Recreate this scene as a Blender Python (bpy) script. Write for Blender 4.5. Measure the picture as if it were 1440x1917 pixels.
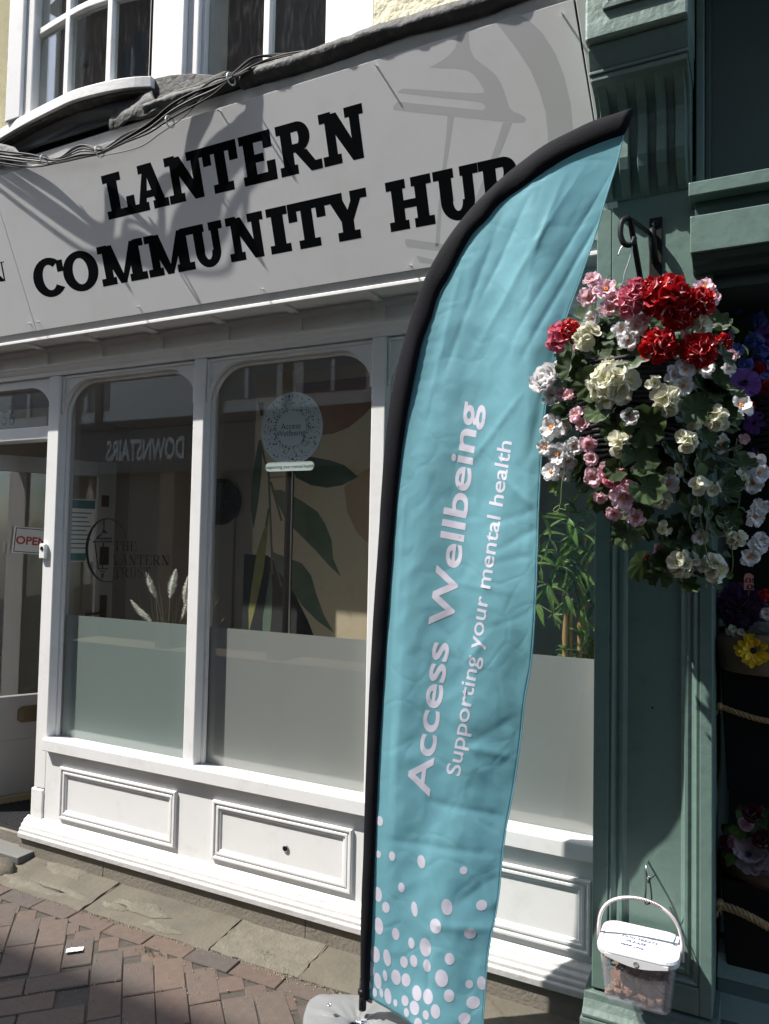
import bpy, bmesh, math, random
from math import sin, cos, pi, radians, atan2, sqrt
from mathutils import Vector, Matrix, noise

random.seed(7)
sc = bpy.context.scene
for o in list(bpy.data.objects):
    bpy.data.objects.remove(o)
C = sc.collection

# ---------------------------------------------------------------- camera
YAW, PITCH, ROLL, FPX = radians(26.7356), radians(2.4368), radians(1.1033), 1400.0
CAM = Vector((0.0, -2.630, 1.600))
PW, PH = 1440.0, 1917.0
fwd = Vector((-sin(YAW) * cos(PITCH), cos(YAW) * cos(PITCH), sin(PITCH)))
r0 = Vector((cos(YAW), sin(YAW), 0.0))
u0 = r0.cross(fwd)
rgt = cos(ROLL) * r0 + sin(ROLL) * u0
upv = -sin(ROLL) * r0 + cos(ROLL) * u0
cd = bpy.data.cameras.new("camera")
cam = bpy.data.objects.new("camera", cd)
C.objects.link(cam)
cam.matrix_world = Matrix(((rgt.x, upv.x, -fwd.x, CAM.x), (rgt.y, upv.y, -fwd.y, CAM.y),
                           (rgt.z, upv.z, -fwd.z, CAM.z), (0, 0, 0, 1)))
cd.sensor_fit = 'VERTICAL'
cd.sensor_height = 36.0
cd.lens = 36.0 * FPX / PH
cd.clip_start = 0.02
cd.clip_end = 400
sc.camera = cam

# ---------------------------------------------------------------- daylight
SUN = Vector((-1.5, -1.0, 2.5)).normalized()          # towards the sun
sd = bpy.data.lights.new("sun", 'SUN')
sd.energy = 3.0
sd.angle = radians(0.53)
sd.color = (1.0, 0.965, 0.91)
so = bpy.data.objects.new("sun", sd)
C.objects.link(so)
so.location = (-6, -5, 12)
so.rotation_euler = (-SUN).to_track_quat('-Z', 'Y').to_euler()
w = bpy.data.worlds.new("World")
sc.world = w
w.use_nodes = True
wn = w.node_tree
bg = wn.nodes.get("Background")
sky = wn.nodes.new("ShaderNodeTexSky")
sky.sky_type = 'NISHITA'
sky.sun_disc = False
sky.sun_elevation = math.asin(SUN.z)
sky.sun_rotation = atan2(SUN.x, SUN.y)
sky.air_density = 1.0
sky.dust_density = 1.2
wn.links.new(sky.outputs[0], bg.inputs[0])
bg.inputs[1].default_value = 0.15
vs = sc.view_settings
vs.view_transform = 'Standard'
vs.look = 'None'
vs.gamma = 1.0
vs.use_curve_mapping = False
vs.exposure = 1.52
sc.cycles.max_bounces = 10
sc.cycles.transparent_max_bounces = 24
sc.cycles.caustics_reflective = False
sc.cycles.caustics_refractive = False

# ---------------------------------------------------------------- measuring helper
def ray(px, py):
    return fwd + (px - PW / 2) / FPX * rgt - (py - PH / 2) / FPX * upv
def at(px, py, y=0.0):
    """point of the vertical plane y seen at the photo's pixel"""
    d = ray(px, py)
    return CAM + d * ((y - CAM.y) / d.y)
def atz(px, py, z=0.0):
    d = ray(px, py)
    return CAM + d * ((z - CAM.z) / d.z)
SK, SY0, SZ0 = 0.268, -0.170, 2.580                  # the sign leans out: y = SY0 - SK (z - SZ0)
def sgn(px, py, out=0.0):
    d = ray(px, py)
    n = Vector((0, 1, SK))
    t = (SY0 + SK * SZ0 - n.dot(CAM)) / n.dot(d)
    return CAM + d * t + Vector((0, -1, -SK)).normalized() * out

# ---------------------------------------------------------------- mesh builder
class B:
    def __init__(s):
        s.v = []; s.f = []; s.m = []
    def add(s, vs_, fs, mi=0):
        o = len(s.v)
        s.v += [tuple(p) for p in vs_]
        for f in fs:
            s.f.append([o + i for i in f]); s.m.append(mi)
    def box(s, x0, x1, y0, y1, z0, z1, mi=0):
        v = [(x0, y0, z0), (x1, y0, z0), (x1, y1, z0), (x0, y1, z0), (x0, y0, z1), (x1, y0, z1), (x1, y1, z1), (x0, y1, z1)]
        s.add(v, [(0, 3, 2, 1), (4, 5, 6, 7), (0, 1, 5, 4), (1, 2, 6, 5), (2, 3, 7, 6), (3, 0, 4, 7)], mi)
    def prism(s, front, off, mi=0):
        """polygon (3D points) pulled along the vector off; concave outlines are fine"""
        n = len(front)
        off = Vector(off)
        v = [Vector(p) for p in front] + [Vector(p) + off for p in front]
        fs = [list(range(n)), list(range(2 * n - 1, n - 1, -1))]
        for i in range(n):
            j = (i + 1) % n
            fs.append((i, n + i, n + j, j))
        s.add(v, fs, mi)
    def extr(s, prof, x0, x1, mi=0):
        """(y,z) outline run along x"""
        s.prism([(x0, p[0], p[1]) for p in prof], (x1 - x0, 0, 0), mi)
    def strip(s, a, b, off, mi=0):
        """ribbon between two polylines, given thickness off"""
        n = len(a)
        off = Vector(off)
        v = [Vector(p) for p in a] + [Vector(p) for p in b]
        v += [p + off for p in v]
        fs = []
        for i in range(n - 1):
            fs.append((i, i + 1, n + i + 1, n + i))
            fs.append((2 * n + i, 3 * n + i, 3 * n + i + 1, 2 * n + i + 1))
            fs.append((i, 2 * n + i, 2 * n + i + 1, i + 1))
            fs.append((n + i, n + i + 1, 3 * n + i + 1, 3 * n + i))
        fs.append((0, n, 3 * n, 2 * n)); fs.append((n - 1, 3 * n - 1, 4 * n - 1, 2 * n - 1))
        s.add(v, fs, mi)
    def tube(s, path, r, n=8, mi=0, cap=True, flat=None):
        path = [Vector(p) for p in path]
        rs = r if isinstance(r, (list, tuple)) else [r] * len(path)
        rings = []
        up = None
        for i, p in enumerate(path):
            t = (path[min(i + 1, len(path) - 1)] - path[max(i - 1, 0)])
            t = t.normalized() if t.length > 1e-9 else Vector((0, 0, 1))
            if up is None:
                up = Vector((0, 0, 1)) if abs(t.z) < .9 else Vector((0, 1, 0))
            a = t.cross(up).normalized()
            up = a.cross(t).normalized()
            fl = flat if flat else 1.0
            rings.append([p + (a * cos(2 * pi * k / n) + up * sin(2 * pi * k / n) * fl) * rs[i] for k in range(n)])
        v = [q for ring in rings for q in ring]
        fs = []
        for i in range(len(path) - 1):
            for k in range(n):
                fs.append((i * n + k, i * n + (k + 1) % n, (i + 1) * n + (k + 1) % n, (i + 1) * n + k))
        if cap:
            fs.append(list(range(n - 1, -1, -1))); fs.append([(len(path) - 1) * n + k for k in range(n)])
        s.add(v, fs, mi)
    def lathe(s, prof, c, axis='z', n=24, mi=0):
        """prof: (radius, height) pairs turned about an axis through c"""
        c = Vector(c); v = []
        for r, h in prof:
            for k in range(n):
                a = 2 * pi * k / n
                if axis == 'z': p = Vector((r * cos(a), r * sin(a), h))
                elif axis == 'y': p = Vector((r * cos(a), -h, r * sin(a)))
                else: p = Vector((h, r * cos(a), r * sin(a)))
                v.append(c + p)
        fs = []
        for i in range(len(prof) - 1):
            for k in range(n):
                fs.append((i * n + k, i * n + (k + 1) % n, (i + 1) * n + (k + 1) % n, (i + 1) * n + k))
        fs.append(list(range(n - 1, -1, -1))); fs.append([(len(prof) - 1) * n + k for k in range(n)])
        s.add(v, fs, mi)
    def frame(s, x0, x1, z0, z1, yb, prof, mi=0):
        """mitred moulding round a rectangle: prof = (inset, height out of yb)"""
        v = []
        for d, h in prof:
            v += [(x0 + d, yb - h, z0 + d), (x1 - d, yb - h, z0 + d), (x1 - d, yb - h, z1 - d), (x0 + d, yb - h, z1 - d)]
        fs = []
        for i in range(len(prof) - 1):
            for k in range(4):
                j = (k + 1) % 4
                fs.append((i * 4 + k, i * 4 + j, (i + 1) * 4 + j, (i + 1) * 4 + k))
        s.add(v, fs, mi)
    def mesh(s, name, mats, smooth=False):
        me = bpy.data.meshes.new(name)
        me.from_pydata(s.v, [], s.f)
        if not isinstance(mats, (list, tuple)): mats = [mats]
        for m in mats: me.materials.append(m)
        me.polygons.foreach_set("material_index", s.m)
        bm = bmesh.new(); bm.from_mesh(me)
        bmesh.ops.recalc_face_normals(bm, faces=bm.faces)
        bm.to_mesh(me); bm.free()
        if smooth:
            me.polygons.foreach_set("use_smooth", [True] * len(me.polygons))
        me.update()
        return me
    def build(s, name, mats, parent=None, smooth=False, bevel=0.0, world=True, seg=2):
        o = bpy.data.objects.new(name, s.mesh(name, mats, smooth))
        C.objects.link(o)
        if parent: hang(o, parent, world)
        if bevel:
            m = o.modifiers.new("bevel", 'BEVEL'); m.width = bevel; m.segments = seg
            m.limit_method = 'ANGLE'; m.angle_limit = radians(35)
        return o

def root_of(o):
    m = Matrix.Translation(o.location) @ o.rotation_euler.to_matrix().to_4x4()
    return m if o.parent is None else root_of(o.parent) @ o.matrix_parent_inverse @ m
def hang(o, parent, world=True):
    o.parent = parent
    if world:
        o.matrix_parent_inverse = root_of(parent).inverted()
def thing(name, label, cat, loc=(0, 0, 0), rz=0.0, group=None):
    o = bpy.data.objects.new(name, None); C.objects.link(o)
    o.empty_display_size = .05
    o.location = loc; o.rotation_euler = (0, 0, rz)
    return tag(o, label, cat, group)
def tag(o, label, cat, group=None):
    o["label"] = label; o["category"] = cat
    if group: o["group"] = group
    return o
def setting(o, kind="structure"):
    o["kind"] = kind; return o
def text_mesh(body, size, offset=0.0, align='LEFT', spacing=1.0, line=1.0):
    """flat lettering as mesh data in the xy plane, from Blender's built-in font"""
    cu = bpy.data.curves.new("lettering", 'FONT')
    cu.body = body; cu.size = size; cu.offset = offset; cu.align_x = align
    cu.space_character = spacing; cu.space_line = line; cu.resolution_u = 4
    ob = bpy.data.objects.new("lettering", cu); C.objects.link(ob)
    bpy.context.view_layer.update()
    me = bpy.data.meshes.new_from_object(ob.evaluated_get(bpy.context.evaluated_depsgraph_get()))
    bpy.data.objects.remove(ob); bpy.data.curves.remove(cu)
    bm = bmesh.new(); bm.from_mesh(me)
    bmesh.ops.remove_doubles(bm, verts=bm.verts, dist=1e-5)
    bmesh.ops.triangulate(bm, faces=bm.faces)
    return bm, me

# ---------------------------------------------------------------- materials
def mat(name, col, rough=.5, var=.08, scale=8.0, bump=0.0, bscale=60.0, metal=0.0, spec=.5, dirt=None, dscale=3.0, damt=.5, coat=0.0, detail=4.0, bdist=.002):
    m = bpy.data.materials.new(name); m.use_nodes = True
    nt = m.node_tree; N = nt.nodes; L = nt.links
    p = N["Principled BSDF"]
    p.inputs["Roughness"].default_value = rough
    p.inputs["Metallic"].default_value = metal
    p.inputs["Specular IOR Level"].default_value = spec
    p.inputs["Coat Weight"].default_value = coat
    tc = N.new("ShaderNodeTexCoord")
    nz = N.new("ShaderNodeTexNoise"); nz.inputs["Scale"].default_value = scale; nz.inputs["Detail"].default_value = detail
    L.new(tc.outputs["Object"], nz.inputs["Vector"])
    mx = N.new("ShaderNodeMix"); mx.data_type = 'RGBA'
    a = [max(0, c * (1 - var)) for c in col]; b = [min(1, c * (1 + var)) for c in col]
    mx.inputs[6].default_value = (*a, 1); mx.inputs[7].default_value = (*b, 1)
    L.new(nz.outputs["Fac"], mx.inputs[0])
    out = mx.outputs[2]
    if dirt:
        d = N.new("ShaderNodeTexNoise"); d.inputs["Scale"].default_value = dscale; d.inputs["Detail"].default_value = 9
        d.inputs["Roughness"].default_value = .7
        L.new(tc.outputs["Object"], d.inputs["Vector"])
        cr = N.new("ShaderNodeValToRGB")
        cr.color_ramp.elements[0].position = .52; cr.color_ramp.elements[1].position = .72
        cr.color_ramp.elements[0].color = (0, 0, 0, 1); cr.color_ramp.elements[1].color = (damt, damt, damt, 1)
        L.new(d.outputs["Fac"], cr.inputs[0])
        m2 = N.new("ShaderNodeMix"); m2.data_type = 'RGBA'
        L.new(cr.outputs[0], m2.inputs[0]); L.new(out, m2.inputs[6]); m2.inputs[7].default_value = (*dirt, 1)
        out = m2.outputs[2]
    L.new(out, p.inputs["Base Color"])
    if bump:
        n2 = N.new("ShaderNodeTexNoise"); n2.inputs["Scale"].default_value = bscale; n2.inputs["Detail"].default_value = 6
        L.new(tc.outputs["Object"], n2.inputs["Vector"])
        bp = N.new("ShaderNodeBump"); bp.inputs["Strength"].default_value = bump; bp.inputs["Distance"].default_value = bdist
        L.new(n2.outputs["Fac"], bp.inputs["Height"]); L.new(bp.outputs[0], p.inputs["Normal"])
    return m
def fresnel(nt, ior):
    """Fresnel for thin sheets: the same on both faces"""
    N = nt.nodes; L = nt.links
    fr = N.new("ShaderNodeFresnel"); ge = N.new("ShaderNodeNewGeometry"); mr = N.new("ShaderNodeMapRange")
    mr.inputs[3].default_value = ior; mr.inputs[4].default_value = 1.0 / ior
    L.new(ge.outputs["Backfacing"], mr.inputs[0]); L.new(mr.outputs[0], fr.inputs["IOR"])
    return fr
def sheer(name, col, trans=.5, through=0.0, rough=.5, var=.08, scale=20, bump=0.0, bscale=40, crease=False):
    """cloth, petals, leaves, film: diffuse + translucent (+ a share seen straight through)"""
    m = bpy.data.materials.new(name); m.use_nodes = True
    nt = m.node_tree; N = nt.nodes; L = nt.links
    N.remove(N["Principled BSDF"]); out = N["Material Output"]
    tc = N.new("ShaderNodeTexCoord")
    nz = N.new("ShaderNodeTexNoise"); nz.inputs["Scale"].default_value = scale; nz.inputs["Detail"].default_value = 4
    L.new(tc.outputs["Object"], nz.inputs["Vector"])
    oi = N.new("ShaderNodeObjectInfo")
    ad = N.new("ShaderNodeMath"); ad.operation = 'MULTIPLY_ADD'; ad.inputs[1].default_value = .6; ad.inputs[2].default_value = 0
    L.new(oi.outputs["Random"], ad.inputs[0])
    ad2 = N.new("ShaderNodeMath"); ad2.operation = 'MULTIPLY_ADD'; ad2.inputs[1].default_value = .7
    L.new(nz.outputs["Fac"], ad2.inputs[0]); L.new(ad.outputs[0], ad2.inputs[2])
    mx = N.new("ShaderNodeMix"); mx.data_type = 'RGBA'
    mx.inputs[6].default_value = (*[c * (1 - var) for c in col], 1); mx.inputs[7].default_value = (*[min(1, c * (1 + var)) for c in col], 1)
    L.new(ad2.outputs[0], mx.inputs[0])
    df = N.new("ShaderNodeBsdfDiffuse"); tr = N.new("ShaderNodeBsdfTranslucent"); gl = N.new("ShaderNodeBsdfGlossy")
    gl.inputs["Roughness"].default_value = rough
    for q in (df, tr): L.new(mx.outputs[2], q.inputs["Color"])
    m1 = N.new("ShaderNodeMixShader"); m1.inputs[0].default_value = trans
    L.new(df.outputs[0], m1.inputs[1]); L.new(tr.outputs[0], m1.inputs[2])
    m2 = N.new("ShaderNodeMixShader")
    fr = fresnel(nt, 1.3)
    L.new(fr.outputs[0], m2.inputs[0]); L.new(m1.outputs[0], m2.inputs[1]); L.new(gl.outputs[0], m2.inputs[2])
    last = m2.outputs[0]
    if through:
        tp = N.new("ShaderNodeBsdfTransparent"); m3 = N.new("ShaderNodeMixShader"); m3.inputs[0].default_value = through
        L.new(last, m3.inputs[1]); L.new(tp.outputs[0], m3.inputs[2]); last = m3.outputs[0]
    if bump:
        n2 = N.new("ShaderNodeTexNoise"); n2.inputs["Scale"].default_value = bscale; n2.inputs["Detail"].default_value = 5
        L.new(tc.outputs["Object"], n2.inputs["Vector"])
        h = n2.outputs["Fac"]
        if crease:
            vo = N.new("ShaderNodeTexVoronoi"); vo.feature = 'DISTANCE_TO_EDGE'; vo.inputs["Scale"].default_value = 6
            wp = N.new("ShaderNodeTexNoise"); wp.inputs["Scale"].default_value = 3
            L.new(tc.outputs["Object"], wp.inputs["Vector"])
            va = N.new("ShaderNodeVectorMath"); va.operation = 'MULTIPLY_ADD'; va.inputs[1].default_value = (.5, .5, .5)
            L.new(wp.outputs["Color"], va.inputs[0]); L.new(tc.outputs["Object"], va.inputs[2])
            L.new(va.outputs[0], vo.inputs["Vector"])
            sm = N.new("ShaderNodeMapRange"); sm.inputs[1].default_value = 0; sm.inputs[2].default_value = .12
            L.new(vo.outputs["Distance"], sm.inputs[0])
            mm = N.new("ShaderNodeMath"); mm.operation = 'MULTIPLY_ADD'; mm.inputs[1].default_value = .17
            nh = N.new("ShaderNodeMath"); nh.operation = 'MULTIPLY'; nh.inputs[1].default_value = .28; L.new(h, nh.inputs[0])
            L.new(sm.outputs[0], mm.inputs[0]); L.new(nh.outputs[0], mm.inputs[2]); h = mm.outputs[0]
        bp = N.new("ShaderNodeBump"); bp.inputs["Strength"].default_value = bump; bp.inputs["Distance"].default_value = .004
        L.new(h, bp.inputs["Height"])
        for q in (df, tr, gl): L.new(bp.outputs[0], q.inputs["Normal"])
    L.new(last, out.inputs["Surface"])
    return m
def glassy(name, tint=(.93, .96, .95), rough=0.0, gain=1.0, ior=1.5, haze=0.0, hazecol=(.7, .7, .7), streak=False):
    """thin pane: Fresnel mirror over clear (tinted) transparency, with an optional film of dirt"""
    m = bpy.data.materials.new(name); m.use_nodes = True
    nt = m.node_tree; N = nt.nodes; L = nt.links
    N.remove(N["Principled BSDF"]); out = N["Material Output"]
    tp = N.new("ShaderNodeBsdfTransparent"); tp.inputs["Color"].default_value = (*tint, 1)
    gl = N.new("ShaderNodeBsdfGlossy"); gl.inputs["Roughness"].default_value = rough
    fr = fresnel(nt, ior)
    g = N.new("ShaderNodeMath"); g.operation = 'MULTIPLY'; g.inputs[1].default_value = gain; g.use_clamp = True
    L.new(fr.outputs[0], g.inputs[0])
    mx = N.new("ShaderNodeMixShader")
    L.new(g.outputs[0], mx.inputs[0]); L.new(tp.outputs[0], mx.inputs[1]); L.new(gl.outputs[0], mx.inputs[2])
    last = mx.outputs[0]
    if haze:
        df = N.new("ShaderNodeBsdfDiffuse"); df.inputs["Color"].default_value = (*hazecol, 1)
        m2 = N.new("ShaderNodeMixShader"); m2.inputs[0].default_value = haze
        if streak:
            tc = N.new("ShaderNodeTexCoord"); mp = N.new("ShaderNodeMapping"); mp.inputs["Scale"].default_value = (70, 70, 14)
            nz = N.new("ShaderNodeTexNoise"); nz.inputs["Scale"].default_value = 1; nz.inputs["Detail"].default_value = 6
            L.new(tc.outputs["Object"], mp.inputs[0]); L.new(mp.outputs[0], nz.inputs["Vector"])
            cr = N.new("ShaderNodeMapRange"); cr.inputs[1].default_value = .5; cr.inputs[2].default_value = .8
            cr.inputs[3].default_value = haze * .25; cr.inputs[4].default_value = haze * 4
            L.new(nz.outputs["Fac"], cr.inputs[0]); L.new(cr.outputs[0], m2.inputs[0])
        L.new(last, m2.inputs[1]); L.new(df.outputs[0], m2.inputs[2]); last = m2.outputs[0]
    L.new(last, out.inputs["Surface"])
    return m
def frosted(name, col, trans=.55, through=.06):
    m = sheer(name, col, trans=trans, through=through, rough=.25, var=.07, scale=1.6)
    return m

WHITE = mat("white_gloss_paint", (.76, .755, .74), .38, .03, 3, .25, 35, dirt=(.5, .47, .42), dscale=7, damt=.32, bdist=.0015)
WHITE_OLD = mat("weathered_white_paint", (.76, .755, .735), .5, .04, 5, .5, 45, dirt=(.42, .39, .33), dscale=9, damt=.45, bdist=.002)
SIGN_W = mat("sign_panel_white", (.79, .785, .78), .42, .015, 2, .03, 300, dirt=(.60, .585, .55), dscale=2.2, damt=.3)
SIGN_K = mat("black_vinyl", (.004, .005, .006), .9, .1, 5, spec=.02)
SIGN_G = mat("grey_vinyl", (.575, .585, .575), .45, .02, 3)
ALU = mat("white_trim", (.62, .62, .6), .4, .05, 6, dirt=(.3, .28, .24), dscale=12, damt=.4)
GREEN = mat("sage_green_gloss_paint", (.122, .190, .164), .38, .08, 6, .6, 28, dirt=(.08, .12, .105), dscale=14, damt=.6, bdist=.003)
GREEN_OLD = mat("blistered_green_paint", (.165, .235, .205), .45, .12, 14, 1.0, 22, dirt=(.09, .12, .10), dscale=12, damt=.6, bdist=.006)
GREEN_B = mat("shaded_dirty_green_base", (.085, .125, .108), .55, .2, 12, .9, 30, dirt=(.15, .16, .13), dscale=16, damt=.5, bdist=.005)  # shade of tub and flag put into the darker green; pale patches are dirt
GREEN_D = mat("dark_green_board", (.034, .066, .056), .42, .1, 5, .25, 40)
CREAM = mat("cream_render", (.80, .745, .52), .8, .08, 12, 1.0, 35, dirt=(.55, .5, .36), dscale=8, damt=.3, bdist=.01)
LEAD = mat("weathered_lead", (.040, .040, .038), .7, .5, 16, 1.0, 40, dirt=(.125, .12, .105), dscale=14, damt=.8, bdist=.006)
LEAD_D = mat("dark_lead_apron", (.070, .073, .078), .6, .15, 6, .4, 14, bdist=.006)
MOSS = mat("mossy_mortar", (.085, .08, .066), .9, .5, 26, 1.0, 70, dirt=(.025, .024, .017), dscale=16, damt=.8, bdist=.01)
BLACK = mat("black_metal", (.009, .009, .010), .5, .2, 20, .2, 90, spec=.2)
BLACKP = mat("black_plastic", (.007, .007, .008), .45, .1, 10, spec=.25)
CABLE = mat("cable_sheath", (.016, .015, .015), .6, .5, 40, spec=.2)
CABLE_L = mat("faded_cable_sheath", (.085, .08, .072), .55, .35, 40)
ZIP = mat("white_cable_tie", (.6, .6, .57), .4, .1)
CONC = mat("concrete_riser", (.19, .168, .135), .9, .2, 9, .8, 70, dirt=(.13, .12, .085), dscale=6, damt=.7, bdist=.004)
STONE = mat("york_stone", (.100, .087, .064), .88, .38, 7, .9, 50, dirt=(.072, .072, .058), dscale=5, damt=.75, bdist=.004)
MORTAR_L = mat("pale_mortar_patch", (.130, .116, .088), .95, .35, 25, 1.0, 90, dirt=(.075, .068, .05), dscale=20, damt=.6, bdist=.006)
BED = mat("sandy_joint_bed", (.05, .043, .034), .95, .35, 40, .8, 120, dirt=(.05, .055, .03), dscale=9, damt=.7)
BRONZE = mat("aged_brass", (.10, .075, .045), .4, .3, 20, metal=.8)
CHROME = mat("chrome", (.75, .75, .76), .15, .05, metal=1.0)
STEEL = mat("galvanised_steel", (.45, .46, .47), .35, .15, 40, metal=.9)
GLASS = glassy("shop_window_glass", (.98, .99, .985), 0.0, 1.15, 1.5)
GLASS_U = glassy("old_window_glass", (.85, .88, .88), 0.01, 1.1, 1.5, .010, (.75, .75, .73), True)
FROST = frosted("frosted_film", (.545, .555, .54), .46, .0)
FROST_G = frosted("greenish_frosted_film", (.465, .545, .52), .50, .0)
PAPER = mat("white_paper", (.75, .76, .76), .7, .03)

def brick_mat():
    m = mat("clay_paver", (.092, .070, .056), .88, .28, 30, .7, 90, dirt=(.085, .076, .062), dscale=9, damt=.85, bdist=.003)
    nt = m.node_tree; N = nt.nodes; L = nt.links
    p = N["Principled BSDF"]; src = p.inputs["Base Color"].links[0].from_socket
    oi = N.new("ShaderNodeObjectInfo"); cr = N.new("ShaderNodeValToRGB")
    e = cr.color_ramp.elements
    e[0].color = (.72, .76, .80, 1); e[1].color = (1.15, 1.06, .96, 1)
    q = e.new(.35); q.color = (1.0, .95, .92, 1); q = e.new(.7); q.color = (.95, .84, .82, 1)
    L.new(oi.outputs["Random"], cr.inputs[0])
    mx = N.new("ShaderNodeMix"); mx.data_type = 'RGBA'; mx.blend_type = 'MULTIPLY'; mx.inputs[0].default_value = 1
    L.new(src, mx.inputs[6]); L.new(cr.outputs[0], mx.inputs[7]); L.new(mx.outputs[2], p.inputs["Base Color"])
    return m
BRICK = brick_mat()
# ================================================================ ground
g = B(); g.box(-16, 12, -5.55, 1.2, -.30, -.008)
pave = setting(g.build("pavement", BED))
def slab_piece(x0, x1, y0, y1, z, th=.05, seed=0, n=5):
    """flagstone with uneven edge"""
    rd = random.Random(seed); pts = []
    def edge(a, b):
        for i in range(n):
            t = i / n
            p = Vector(a).lerp(Vector(b), t)
            pts.append((p.x + rd.uniform(-.006, .006), p.y + rd.uniform(-.006, .006)))
    edge((x0, y0), (x1, y0)); edge((x1, y0), (x1, y1)); edge((x1, y1), (x0, y1)); edge((x0, y1), (x0, y0))
    b = B(); b.prism([(p[0], p[1], z) for p in pts], (0, 0, -th)); return b
yb = lambda x: -.258 + .03 * (x + 2.4) / 1.0 * .6          # front edge of the stone strip, slightly askew
sx = [-4.3, -3.42, -2.62, -1.93, -1.52, -.92, -.30, .5, 1.4]
for i in range(len(sx) - 1):
    m = [STONE, STONE, STONE, MORTAR_L, STONE, STONE, STONE, STONE][i]
    fs_ = slab_piece(sx[i] + .0015, sx[i + 1] - .0015, yb(sx[i]) + .004, .03, 0.0 + (.0012 if i % 2 else 0), seed=i, n=9)
    fs_.v = [(a_, b2, c_ + .030 * max(0, min(1, (b2 + .26) / .22))) for a_, b2, c_ in fs_.v]     # the strip falls towards the street
    fs_.build("flagstone", m, pave, bevel=.003)
# loose mortar smears and broken edges on the flagstones
def blob(cx, cy, rx, ry, z, seed, h=.006, n=26):
    b = B(); pts = []; top = []
    for k in range(n):
        a = 2 * pi * k / n
        r = 1 + .42 * noise.noise((cos(a) * 1.6 + seed, sin(a) * 1.6, seed * .7)) + .2 * noise.noise((cos(a) * 5, sin(a) * 5 + seed, seed))
        pts.append((cx + rx * r * cos(a), cy + ry * r * sin(a), z))
        top.append((cx + rx * r * cos(a) * .9, cy + ry * r * sin(a) * .86, z + h))
    v = pts + top + [(cx, cy, z + h)]
    fs = [(k, (k + 1) % n, n + (k + 1) % n, n + k) for k in range(n)] + [(n + k, n + (k + 1) % n, 2 * n) for k in range(n)]
    b.add(v, fs); return b
for i, (px, py, rx, ry) in enumerate([(130, 1640, .14, .045), (60, 1660, .20, .03), (120, 1672, .16, .022), (262, 1705, .14, .04), (300, 1738, .10, .022), (215, 1700, .09, .02)]):
    p = atz(px, py, .002); bl_ = blob(p.x, p.y, rx, ry, .0005, i * 3.1, .0045); bl_.v = [(a_, b2, c_ + .030 * max(0, min(1, (b2 + .26) / .22))) for a_, b2, c_ in bl_.v]
    bl_.build("mortar_patch", MORTAR_L, pave, smooth=True)

# clay pavers: a border course along the stones, then herringbone at 45 degrees
def paver_mesh(lx, ly, seed):
    rd = random.Random(seed); b = B(); c = .0032
    j = lambda: rd.uniform(-.0022, .0022)
    lo = [(-lx / 2 + j(), -ly / 2 + j()), (lx / 2 + j(), -ly / 2 + j()), (lx / 2 + j(), ly / 2 + j()), (-lx / 2 + j(), ly / 2 + j())]
    v = [(x, y, -.06) for x, y in lo] + [(x, y, -c) for x, y in lo] + [(x - c * (1 if x > 0 else -1), y - c * (1 if y > 0 else -1), j() * .5) for x, y in lo]
    b.add(v, [(0, 1, 5, 4), (1, 2, 6, 5), (2, 3, 7, 6), (3, 0, 4, 7), (4, 5, 9, 8), (5, 6, 10, 9), (6, 7, 11, 10), (7, 4, 8, 11), (8, 9, 10, 11)])
    return b.mesh("brick", BRICK)
full = [paver_mesh(.2095, .1065, i) for i in range(6)]
bord = [paver_mesh(.2075, .087, 20 + i) for i in range(4)]
rd = random.Random(3)
def lay(me, x, y, rz):
    o = bpy.data.objects.new("brick", me); C.objects.link(o); o.parent = pave
    o.location = (x, y, rd.uniform(-.0025, .0008)); o.rotation_euler = (rd.uniform(-.006, .006), rd.uniform(-.006, .006), rz + rd.uniform(-.008, .008))
    return o
slope = atan2(.018, 1.0)
x = -4.2
while x < .7:
    lay(rd.choice(bord), x, yb(x) - .046, slope); x += .211
cell = .110; n0 = .0115
# courses running away from the shop at 45 degrees; a patch turned across them
for i in range(-48, 6):
    n_ = n0 + i * cell + cell / 2                         # across the courses, (1,1)/sqrt2
    rj = random.Random(i * 13 + 5); m_ = -2.9 + rj.choice((0, .105, .07, .15)) + (i % 2) * .1075
    while m_ < 2.2:
        ln = .2135
        mc = m_ + ln / 2; m_ += ln + .0015
        if n_ < -1.99 and mc > -1.19 + ln / 2 - .1 and mc < -.62: continue
        x, y = (n_ + mc) * .70711, (n_ - mc) * .70711
        if x < -4.3 or x > .6 or y < -1.76 or y > yb(x) - .09 - .06: continue
        lay(rj.choice(full), x, y, -pi / 4)
for k in range(5):
    mc = -1.185 + .055 + k * cell; rj = random.Random(k + 40); n_ = -5.2 + (k % 2) * .11
    while n_ < -2.0:
        nc = n_ + .108; n_ += .215
        if nc > -2.0 + .0: continue
        x, y = (nc + mc) * .70711, (nc - mc) * .70711
        if x < -4.3 or y < -1.76 or y > yb(x) - .14: continue
        lay(rj.choice(full), x, y, pi / 4)
# cut pieces closing the courses against the border
cutm = [paver_mesh(.075, .1, 50), paver_mesh(.10, .1, 51)]
x = -4.2
while x < .5:
    o = lay(rd.choice(cutm), x, yb(x) - .137, pi / 4 * rd.choice((-1, 1))); o.location.z = -.004; x += .118
# street beyond the laid bricks
g = B(); g.box(-16, 12, -5.55, -1.78, -.0079, -.001); setting(g.build("street_paving", BRICK))
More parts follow.
